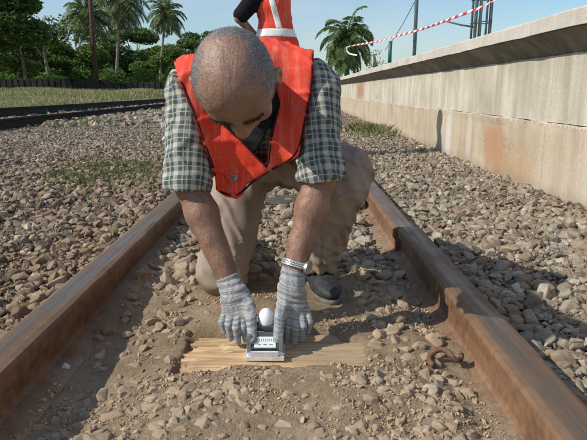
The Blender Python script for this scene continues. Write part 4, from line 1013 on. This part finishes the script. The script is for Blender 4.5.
tr = m.n('ShaderNodeBsdfTranslucent'); m.l(c, tr.inputs[0]); ms = m.n('ShaderNodeMixShader'); ms.inputs[0].default_value = .12; m.l(m.b.outputs[0], ms.inputs[1]); m.l(tr.outputs[0], ms.inputs[2]); m.l(ms.outputs[0], m.t.nodes['Material Output'].inputs[0])
vest = link('vest', npmesh('vest', V, Q, True), M_vest, man)
def ray_hit(F, px, py, off=0.0):
    y0 = np.linspace(F.a[1][0]+.005, F.a[1][-1]-.01, 260); P = np.array([at(px, py, y) for y in y0]); s = F.sample(P)-off; k = np.nonzero(s < 0)[0]
    inb = (P[:, 0] > F.a[0][0]) & (P[:, 2] > F.a[2][0]) & (P[:, 2] < F.a[2][-1]); k = [q for q in k if inb[q]]
    return P[k[0]] if len(k) else None
M_pipe = Mt('dark red brown binding', .8, .2).subtle((.045, .008, .007), .2, 100).m
def piping(pts, name='piping', r=.0030, inset=0):
    out = []
    for (a, b) in zip(pts[:-1], pts[1:]):
        n = max(2, int(math.hypot(b[0]-a[0], b[1]-a[1])/3))
        for i in range(n):
            h = ray_hit(Wfull, a[0]+(b[0]-a[0])*i/n, a[1]+(b[1]-a[1])*i/n)
            if h is not None and (not out or np.linalg.norm(h-out[-1]) < .09): out.append(h)
    if len(out) < 4: return
    P = np.array(out)
    for _ in range(14): P[1:-1] = (P[:-2]+P[1:-1]*2+P[2:])/4
    v, f = tube_np(P+A([0, -.001, .0]), r, 8); link(name, npmesh(name, v, f, True), M_pipe, vest)
piping([(175, 58), (179, 76), (187, 96), (197, 120), (204, 143), (212.5, 163), (215.5, 178)])
piping([(312.5, 54), (312, 78), (309, 100), (303, 130), (298.5, 154), (283, 164), (269, 170.5)])
piping([(269, 171), (256, 179), (246, 185), (244, 194), (237, 198), (226, 196), (217, 189)], r=.0028)
piping([(204, 96), (208, 108), (228, 129), (247, 146), (268, 170), (270.5, 140), (275.5, 118), (280, 104)])
# tag on the vest
h = ray_hit(Wfull, 232, 177)
if h is not None:
    bm = bmesh.new(); box(bm, (h[0], h[1]-.004, h[2]), (.030, .003, .015), Matrix.Rotation(R(8), 3, 'Y'), .001); tg = link('label_patch', bm_mesh('label_patch', bm), Mt('grey woven tag', .6).subtle((.28, .27, .28), .1, 80).m, vest)
    bm = bmesh.new()
    for k in range(3): box(bm, (h[0]-.002*k, h[1]-.0062, h[2]+.004-.004*k), (.020-.004*(k % 2), .001, .0014), Matrix.Rotation(R(8), 3, 'Y'))
    o = link('label_print', bm_mesh('label_print', bm), Mt('dark tag print').subtle((.06, .06, .07), .1, 60, 0).m, vest)

# ---- trousers
T = Fld(ax_(-.34, .28, .0052), ax_(1.52, 2.26, .0058), ax_(.0, .60, .0052))
T.ell(HIP+A([0, .0, -.005]), (.155, .13, .12), None, .05); T.ell(A([-.09, 1.86, .46]), (.14, .12, .09), None, .06)
T.cap(HIP_R, KN_R+A([0, 0, .008]), .098, .074, .05, mar=.07); T.cap(KN_R, AN_R, .070, .055, .04, mar=.07)
T.cap(HIP_L, KN_L+A([-.006, 0, 0]), .098, .078, .05, mar=.07); T.cap(KN_L+A([-.006, .005, -.01]), AN_L+A([0, -.01, .035]), .078, .066, .04, mar=.07); T.ell(KN_L+A([-.006, -.004, .0]), (.078, .076, .080), None, .03)
X, Y, Z = T.pts(T.a)
rd = 1-np.abs(vnoise(X*12+2*vnoise(X*6,Y*6,Z*6), Y*12, Z*7+3)); T.v -= .007*sstep(.72, 1.0, rd)
rd = 1-np.abs(vnoise(X*9+Z*13, Y*11, Z*4-X*6+9)); T.v -= .005*sstep(.75, 1.0, rd)
T.v += .004*vnoise(X*13, Y*13, Z*8)+.0035*np.sin((X+Z*.6)*150+6*vnoise(X*9, Y*9, Z*9))*(vnoise(X*8, Y*8, Z*6+4)>0)+.0045*np.sin(X*110+Z*55+5*vnoise(X*7, Y*7, Z*7))*sstep(.26, .34, Z)*(1-sstep(.50, .56, Z))*.8+.003*np.sin(Z*120+5*vnoise(X*12, Y*12, Z*6))*(1-sstep(.12, .24, Z))
T.v = np.maximum(T.v, np.where(X > -.02, AN_L[2]-.022-.0*X-Z, .012-Z).astype(np.float32))
hol = Fld(*T.a); hol.cap(AN_L+A([0, -.008, -.08]), AN_L+A([0, -.02, .06]), .054, .054, 0); T.v = np.maximum(T.v, -hol.v)
V, Q = nets(T.v, *T.a); V = relax(V, Q, 1, .4)
m = Mt('brown khaki cotton', .9, .1); v = m.coord('World'); n = m.noise(v, 8, 5); n2 = m.noise(v, 500, 2); c = m.ramp(n, [(.3, (.245, .195, .155)), (.7, (.36, .295, .24))])
dust = m.ramp(m.math('ADD', m.math('MULTIPLY', m.sep(v)[2], 3), m.noise(v, 15, 4)), [(.55, .7), (1.0, 0)]); c = m.mix(dust, c, (.33, .25, .165)); m.color(c); m.bump(n, .35, .01, m.bump(n2, .2, .0006)); M_trou = m.m
link('trousers', npmesh('trousers', V, Q, True), M_trou, man)

# ---- gloves
def glove_mat():
    m = Mt('grey knitted cotton', .95, .05); v = m.coord('World'); nn = m.noise(v, 20, 3); z = m.sep(m.coord(attr='gl'))
    w1 = m.math('SINE', m.math('ADD', m.math('MULTIPLY', z[1], 2300), m.math('MULTIPLY', nn, 9))); w2 = m.math('SINE', m.math('MULTIPLY', z[0], 2300))
    band = m.noise(m.coord(attr='gl', scale=(6, 190, 1)), 1, 4, .7)
    c = m.ramp(band, [(.32, (.26, .28, .30)), (.47, (.44, .46, .48)), (.58, (.74, .74, .72)), (.70, (.32, .34, .36))])
    c = m.mix(m.ramp(m.noise(v, 30, 4), [(.52, 0), (.75, .5)]), c, (.30, .24, .18))
    k = m.math('MULTIPLY', m.math('ADD', w1, 1), m.math('ADD', w2, 1)); c = m.mix(m.math('MULTIPLY', m.math('SUBTRACT', 1, m.math('MULTIPLY', k, .25)), .42), c, (.13, .13, .135))
    m.color(c); m.bump(k, .7, .0011); return m.m
M_glove = glove_mat()
BXC = -.069
def glove(side, wr, el):
    """side -1 image left, +1 image right"""
    G = Fld(ax_(BXC+(-.15 if side < 0 else -.005), BXC+(.005 if side < 0 else .15), .0017), ax_(1.24, 1.45, .0017), ax_(.012, .235, .0017))
    up = (el-wr)/np.linalg.norm(el-wr)
    kn = A([BXC+side*.062, 1.352, .112])
    G.cap(wr+up*.028, wr+(kn-wr)*.3, .0325, .031, .0)
    G.ell(wr*.42+kn*.58+A([side*.004, 0, 0]), (.035, .026, .048), Matrix.Rotation(R(side*-14), 3, 'Y'), .020)
    G.cap(kn+A([side*-.015, -.004, .0]), kn+A([side*.024, .010, .004]), .021, .018, .018)
    # fingers, unequal and bent: knuckle -> middle joint -> tip
    fg = [(-.014, -.006, .0, (-.004, -.022, -.030), (.004, -.013, -.062), .0120), (.003, .000, .0, (.006, -.020, -.034), (.006, -.012, -.070), .0125),
          (.018, .007, .001, (.024, -.010, -.032), (.018, -.006, -.062), .0118), (.031, .014, .004, (.037, .000, -.026), (.029, -.001, -.050), .0105)]
    fg = [(-.012, -.006, .0, (-.008, -.022, -.034), (-.010, -.012, -.070), .0094), (.006, .000, .0, (.0115, -.025, -.034), (.0085, -.015, -.076), .0098),
          (.024, .005, .001, (.031, -.019, -.030), (.027, -.011, -.066), .0092), (.039, .011, .004, (.049, -.009, -.024), (.044, -.004, -.052), .0082)]
    for (rx, ry, rz, mj, tp, r) in fg:
        a = kn+A([side*rx, ry, rz]); b = kn+A([side*mj[0], mj[1], mj[2]]); t = kn+A([side*tp[0], tp[1], tp[2]]); G.cap(a, b, r*1.12, r*1.06, .0035); G.cap(b, t, r*1.04, r*.9, .001)
    # thumb from the side of the palm, pressing the front of the device
    a = kn+A([side*-.018, -.002, .024]); b = kn+A([side*-.027, -.034, -.002]); t = A([BXC+side*.031, 1.288, .068]) ; G.cap(a, b, .0165, .0138, .012); G.cap(b, t, .0138, .0118, .003)
    X, Y, Z = G.pts(G.a); G.v += .0011*np.sin((Z+.25*X*side)*330+4*vnoise(X*25, Y*25, Z*25))*sstep(.10, .14, Z)+.0012*vnoise(X*50, Y*50, Z*50)
    cp = wr+up*.026; G.v = np.maximum(G.v, ((X-cp[0])*up[0]+(Y-cp[1])*up[1]+(Z-cp[2])*up[2]).astype(np.float32))
    V, Q = nets(G.v, *G.a); V = relax(V, Q, 1, .4); me = npmesh('glove', V, Q, True)
    addattr(me, 'gl', np.stack([V[:, 0], V[:, 2]+.25*side*(V[:, 0]-kn[0])*1.0, 0*V[:, 0]], -1))
    return link('glove', me, M_glove, man)
glove(-1, WR_R, EL_R); glove(1, WR_L, EL_L)
# cuff ribs
# ---- wristwatch
up = (EL_L-WR_L)/np.linalg.norm(EL_L-WR_L); wc = WR_L+up*.040; e1 = np.cross(up, [0, 1, 0]); e1 /= np.linalg.norm(e1); e2 = np.cross(up, e1)
M_steel = Mt('polished steel bracelet', .25, .6); M_steel.b.inputs['Metallic'].default_value = .85; M_steel.subtle((.74, .74, .72), .08, 60, 0); M_steel = M_steel.m
bm = bmesh.new(); 
for row in (-1, 0, 1):
    for k in range(26):
        a = 2*math.pi*k/26+(.12 if row == 0 else 0); c = wc+(e1*math.cos(a)+e2*math.sin(a))*.0345+up*row*.0052
        M3 = Matrix([[-e1[i]*math.sin(a)+e2[i]*math.cos(a), e1[i]*math.cos(a)+e2[i]*math.sin(a), up[i]] for i in range(3)])
        box(bm, c, (.0078, .0034, .0047), M3, .0008)
wt = link('wristwatch', bm_mesh('wristwatch', bm), M_steel, man)
a = -2.2; c = wc-(e2)*-.0*1+(e1*.6-e2*-.8)*0
cd = A([.35, -.2, .0])-up*np.dot(A([.35, -.2, .0]), up); cd /= np.linalg.norm(cd); c = wc+cd*.037; tn = np.cross(cd, up)
M3 = Matrix([[tn[i], cd[i], up[i]] for i in range(3)]); bm = bmesh.new(); bmesh.ops.create_cone(bm, cap_ends=True, segments=24, radius1=.0165, radius2=.0155, depth=.009, matrix=Matrix.Translation(c) @ M3.to_4x4() @ Matrix.Rotation(R(90), 4, 'X'))
link('watch_case', bm_mesh('watch_case', bm), M_steel, wt)
# ---- shoes
def shoe(ank, ang, name='shoe'):
    G = Fld(ax_(-.07, .07, .003), ax_(-.23, .10, .003), ax_(0, .14, .003))
    G.ell((0, -.02, .045), (.040, .10, .040), None, .0); G.ell((0, -.120, .034), (.044, .085, .030), None, .06); G.cap((0, .02, .06), (0, .02, .11), .040, .042, .03); G.ell((0, .035, .04), (.036, .045, .040), None, .02)
    G.v = np.maximum(G.v, .012-G.pts(G.a)[2])
    V, Q = nets(G.v, *G.a); c, s = math.cos(ang), math.sin(ang)
    def tf(P): P = P*A([.88, .86, .84]); return np.stack([P[:, 0]*c-P[:, 1]*s+ank[0], P[:, 0]*s+P[:, 1]*c+ank[1], P[:, 2]+ank[2]], -1)
    sh = link(name, npmesh(name, tf(V), Q, True), Mt('dark grey shoe fabric', .6, .3).subtle((.035, .038, .042), .3, 60).m, man)
    G = Fld(ax_(-.08, .08, .004), ax_(-.24, .10, .004), ax_(-.01, .04, .003)); G.ell((0, -.12, .01), (.047, .085, .05), None, 0); G.ell((0, .02, .01), (.040, .065, .05), None, .05); Z = G.pts(G.a)[2]; G.v = np.maximum(np.maximum(G.v, Z-.017), -Z)
    V, Q = nets(G.v, *G.a); link('sole', npmesh('sole', tf(V), Q, True), Mt('pale rubber sole', .7).subtle((.15, .14, .12), .2, 60).m, sh)
    parts = [tube_np([tf(A([[x_, y_, z_]]))[0] for x_, y_, z_ in ((-.034, -.045-.022*k, .068-.005*k), (0, -.05-.022*k, .090-.007*k), (.034, -.045-.022*k, .068-.005*k))], .0035, 6) for k in range(4)]
    v, f = join(parts); link('lace', npmesh('lace', v, f, True), Mt('light grey lace', .8).subtle((.35, .36, .38), .1, 60, 0).m, sh)
gz = lambda p: float(ground_z(p[0], p[1]))
shoe(A([AN_L[0], AN_L[1]-.0, gz(AN_L)-.002]), R(14)); shoe(A([AN_R[0], AN_R[1]+.02, gz(AN_R)-.002]), R(170))

# ------------------------------------------------------------ measuring device
dev = empty('measuring_device', (BXC, 1.305, .022), 'small silver gauge with white dial window and white domed knob gripped in both gloves', 'measuring device')
M_al = Mt('brushed aluminium', .3, .5); M_al.b.inputs['Metallic'].default_value = .35; M_al.subtle((.78, .80, .80), .08, 80, .1, .0008); M_al = M_al.m
M_alg = Mt('grey cast metal', .45, .4).subtle((.20, .215, .22), .15, 60, .1, .001).m
M_dark = Mt('dark grey enamel', .4, .5).subtle((.075, .08, .085), .15, 60, 0).m
M_white = Mt('white plastic', .3, .5).subtle((.80, .84, .83), .02, 60, 0).m
bm = bmesh.new(); box(bm, (BXC, 1.298, .0285), (.094, .075, .011), bev=.0015); link('base_plate', bm_mesh('base_plate', bm), M_al, dev)
tilt = Matrix.Rotation(R(-28), 3, 'X')
for s in (-1, 1):
    bm = bmesh.new(); box(bm, (BXC+s*.0385, 1.303, .0585), (.011, .052, .048), bev=.0015); link('side_cheek', bm_mesh('side_cheek', bm), M_alg, dev)
    bm = bmesh.new(); bmesh.ops.create_cone(bm, cap_ends=True, segments=14, radius1=.0045, radius2=.0042, depth=.006, matrix=Matrix.Translation((BXC+s*.0385, 1.268, .0365)))
    link('screw', bm_mesh('screw', bm), M_al, dev)
bm = bmesh.new(); box(bm, (BXC, 1.303, .0555), (.0655, .040, .042), tilt, .002); link('housing', bm_mesh('housing', bm), M_dark, dev)
nf = tilt @ Vector((0, -1, 0)); fc = Vector((BXC, 1.303, .0555))+nf*.0207
bm = bmesh.new(); box(bm, fc-(tilt @ Vector((0, 0, 1)))*.004, (.052, .0016, .026), tilt, .0006); win = link('dial_window', bm_mesh('dial_window', bm), M_white, dev)
bm = bmesh.new()
for k in range(9):
    box(bm, fc+nf*.0012+(tilt @ Vector((-.019+.0048*k, 0, .0005+(.001 if k % 2 else 0)))), (.0010, .0006, .005 if k % 2 else .0075), tilt)
for k in range(3): box(bm, fc+nf*.0012+(tilt @ Vector((-.014+.014*k, 0, -.0095))), (.008, .0006, .0022), tilt)
link('scale_mark', bm_mesh('scale_mark', bm), Mt('grey scale print').subtle((.25, .27, .28), .1, 60, 0).m, win)
bm = bmesh.new(); box(bm, (BXC, 1.264, .0400), (.066, .007, .013), bev=.001); link('front_lip', bm_mesh('front_lip', bm), M_al, dev)
bm = bmesh.new(); box(bm, (BXC, 1.322, .086), (.050, .030, .014), bev=.003); link('top_block', bm_mesh('top_block', bm), M_dark, dev)
G = Fld(ax_(-.03, .03, .0016), ax_(-.03, .03, .0016), ax_(0, .06, .0016)); G.ell((0, 0, .016), (.0205, .0205, .031), None, 0); G.v = np.maximum(G.v, .002-G.pts(G.a)[2]); V, Q = nets(G.v, *G.a)
link('knob', npmesh('knob', V+A([BXC+.001, 1.330, .084]), Q, True), M_white, dev)

# ------------------------------------------------------------ standing worker behind
m2 = empty('person', (-.17, 5.7, .0), 'standing man in black shirt and orange vest with white bands, behind the kneeling man', 'person')
PX, PY = -.17, 5.7; MS = 1.07
B2 = Fld(ax_(PX-.46, PX+.36, .011), ax_(PY-.24, PY+.46, .011), ax_(.0, 1.80, .011))
for s in (-1, 1):
    B2.cap((PX+s*.09, PY, .90), (PX+s*.11, PY+.01, .50), .085, .058, .04); B2.cap((PX+s*.11, PY+.01, .50), (PX+s*.12, PY+.02, .09), .056, .038, .02); B2.ell((PX+s*.12, PY+.07, .055), (.045, .12, .045), None, .02)
B2.ell((PX, PY, .96), (.155, .11, .13), None, .05); B2.ell((PX, PY, 1.15), (.135, .10, .16), None, .05); B2.ell((PX-.03, PY, 1.34), (.145, .11, .14), None, .05); B2.cap((PX-.15, PY, 1.44), (PX+.05, PY, 1.44), .055, .055, .05)
B2.cap((PX, PY, 1.45), (PX, PY+.03, 1.58), .055, .05, .03); B2.ell((PX, PY+.03, 1.655), (.076, .095, .115), None, .02); B2.ell((PX, PY+.115, 1.635), (.014, .02, .02), None, .02)
m2.scale = (MS, MS, MS); B0 = A([PX, PY, 0]); ELB = B0+(at(239, 18, 5.6)-B0)/MS
B2.cap((PX-.17, PY, 1.43), ELB, .05, .040, .03); B2.cap(ELB, (PX-.14, PY+.10, 1.05), .040, .028, .02); B2.ell((PX-.12, PY+.12, 1.03), (.04, .025, .04), None, .02)
B2.cap((PX+.05, PY, 1.43), (PX+.10, PY+.20, 1.20), .05, .038, .03); B2.cap((PX+.10, PY+.20, 1.20), (PX+.02, PY+.38, 1.10), .037, .026, .02)
V, Q = nets(B2.v, *B2.a); me = npmesh('body', V, Q, True); addattr(me, 'hairw', np.zeros(len(V))); addattr(me, 'stub', np.zeros(len(V))); link('body', me, M_skin, m2)
def cloth2(o, name, mat, zlo, zhi, arms=False, legs=False, armz=1.2, wide=0):
    F_ = Fld(*B2.a)
    if legs:
        for s in (-1, 1): F_.cap((PX+s*.09, PY, .90), (PX+s*.12, PY+.02, .07), .10, .066, .04)
        F_.ell((PX, PY, .96), (.165, .12, .13), None, .05)
    else:
        F_.ell((PX+.01, PY, 1.0), (.185+o+wide, .11+o, .16), None, .05); F_.ell((PX, PY, 1.15), (.140+o+wide, .105+o, .18), None, .06); F_.ell((PX-.03, PY, 1.34), (.145+o, .115+o, .14), None, .05); F_.cap((PX-.15, PY, 1.44), (PX+.05, PY, 1.44), .057+o, .057+o, .05)
    if arms:
        a = A([PX-.15, PY-.05, 1.43]); F_.cap(a, a+(ELB-a)*.86, .085, .070, .03); F_.cap((PX+.05, PY, 1.43), (PX+.09, PY+.15, 1.25), .064, .056, .03)
    X, Y, Z = F_.pts(F_.a); F_.v += .006*vnoise(X*11, Y*11, Z*7); F_.v = np.maximum(F_.v, np.maximum(zlo-Z, Z-zhi).astype(np.float32))
    if not arms and not legs: F_.v = np.maximum(F_.v, (np.abs(X-PX)-.165-.25*np.maximum(0, 1.2-Z)).astype(np.float32))
    V, Q = nets(F_.v, *F_.a); return link(name, npmesh(name, V, Q, True), mat, m2), F_
cloth2(.006, 'shirt', Mt('black cotton', .9, .1).subtle((.012, .012, .014), .2, 30).m, .95, 1.50, True)
cloth2(0, 'trousers', Mt('dark blue work trousers', .9, .1).subtle((.03, .035, .05), .2, 30).m, .08, 1.02, legs=True)
vs2, F2 = cloth2(.018, 'vest', M_vest, .985, 1.52)
M_refl = Mt('white reflective tape', .4, .5).subtle((.80, .78, .74), .04, 60, 0).m
def band2(fn, name='reflective_band'):
    F_ = Fld(*F2.a); X, Y, Z = F_.pts(F_.a); v = F2.v-.006; c = fn(X, Y, Z); F_.v = np.maximum(v, c.astype(np.float32)+0*v); V, Q = nets(F_.v, *F_.a); link(name, npmesh(name, V, Q, True), M_refl, vs2)
zb = at(270, 33.5, 5.7)[2]/MS; band2(lambda X, Y, Z: np.abs(Z-zb)-.034)
for s, pxx in ((1, .035),): band2(lambda X, Y, Z: np.maximum(np.abs(X-PX-pxx+.28*(Z-1.15))-.027, zb+.030-Z))
v, f = leaves(np.zeros((1, 3)), 1, .01)
hm = Fld(ax_(PX-.12, PX+.12, .008), ax_(PY-.12, PY+.16, .008), ax_(1.56, 1.80, .008)); hm.ell((PX, PY+.02, 1.685), (.084, .100, .095), None, 0); X, Y, Z = hm.pts(hm.a); hm.v = np.maximum(hm.v, ((Y-PY-.08)+(1.68-Z)*.5).astype(np.float32)); V, Q = nets(hm.v, *hm.a); link('hair', npmesh('hair', V, Q, True), Mt('black hair', .7).subtle((.012, .010, .009), .2, 80).m, m2)
for s in (-1, 1):
    G = Fld(ax_(PX+s*.12-.07, PX+s*.12+.07, .008), ax_(PY-.10, PY+.24, .008), ax_(0, .16, .008)); G.ell((PX+s*.12, PY+.07, .05), (.055, .14, .05), None, 0); G.cap((PX+s*.12, PY+.02, .05), (PX+s*.12, PY+.02, .11), .05, .05, .02); G.v = np.maximum(G.v, .004-G.pts(G.a)[2]); V, Q = nets(G.v, *G.a); link('boot', npmesh('boot', V, Q, True), M_dark, m2)
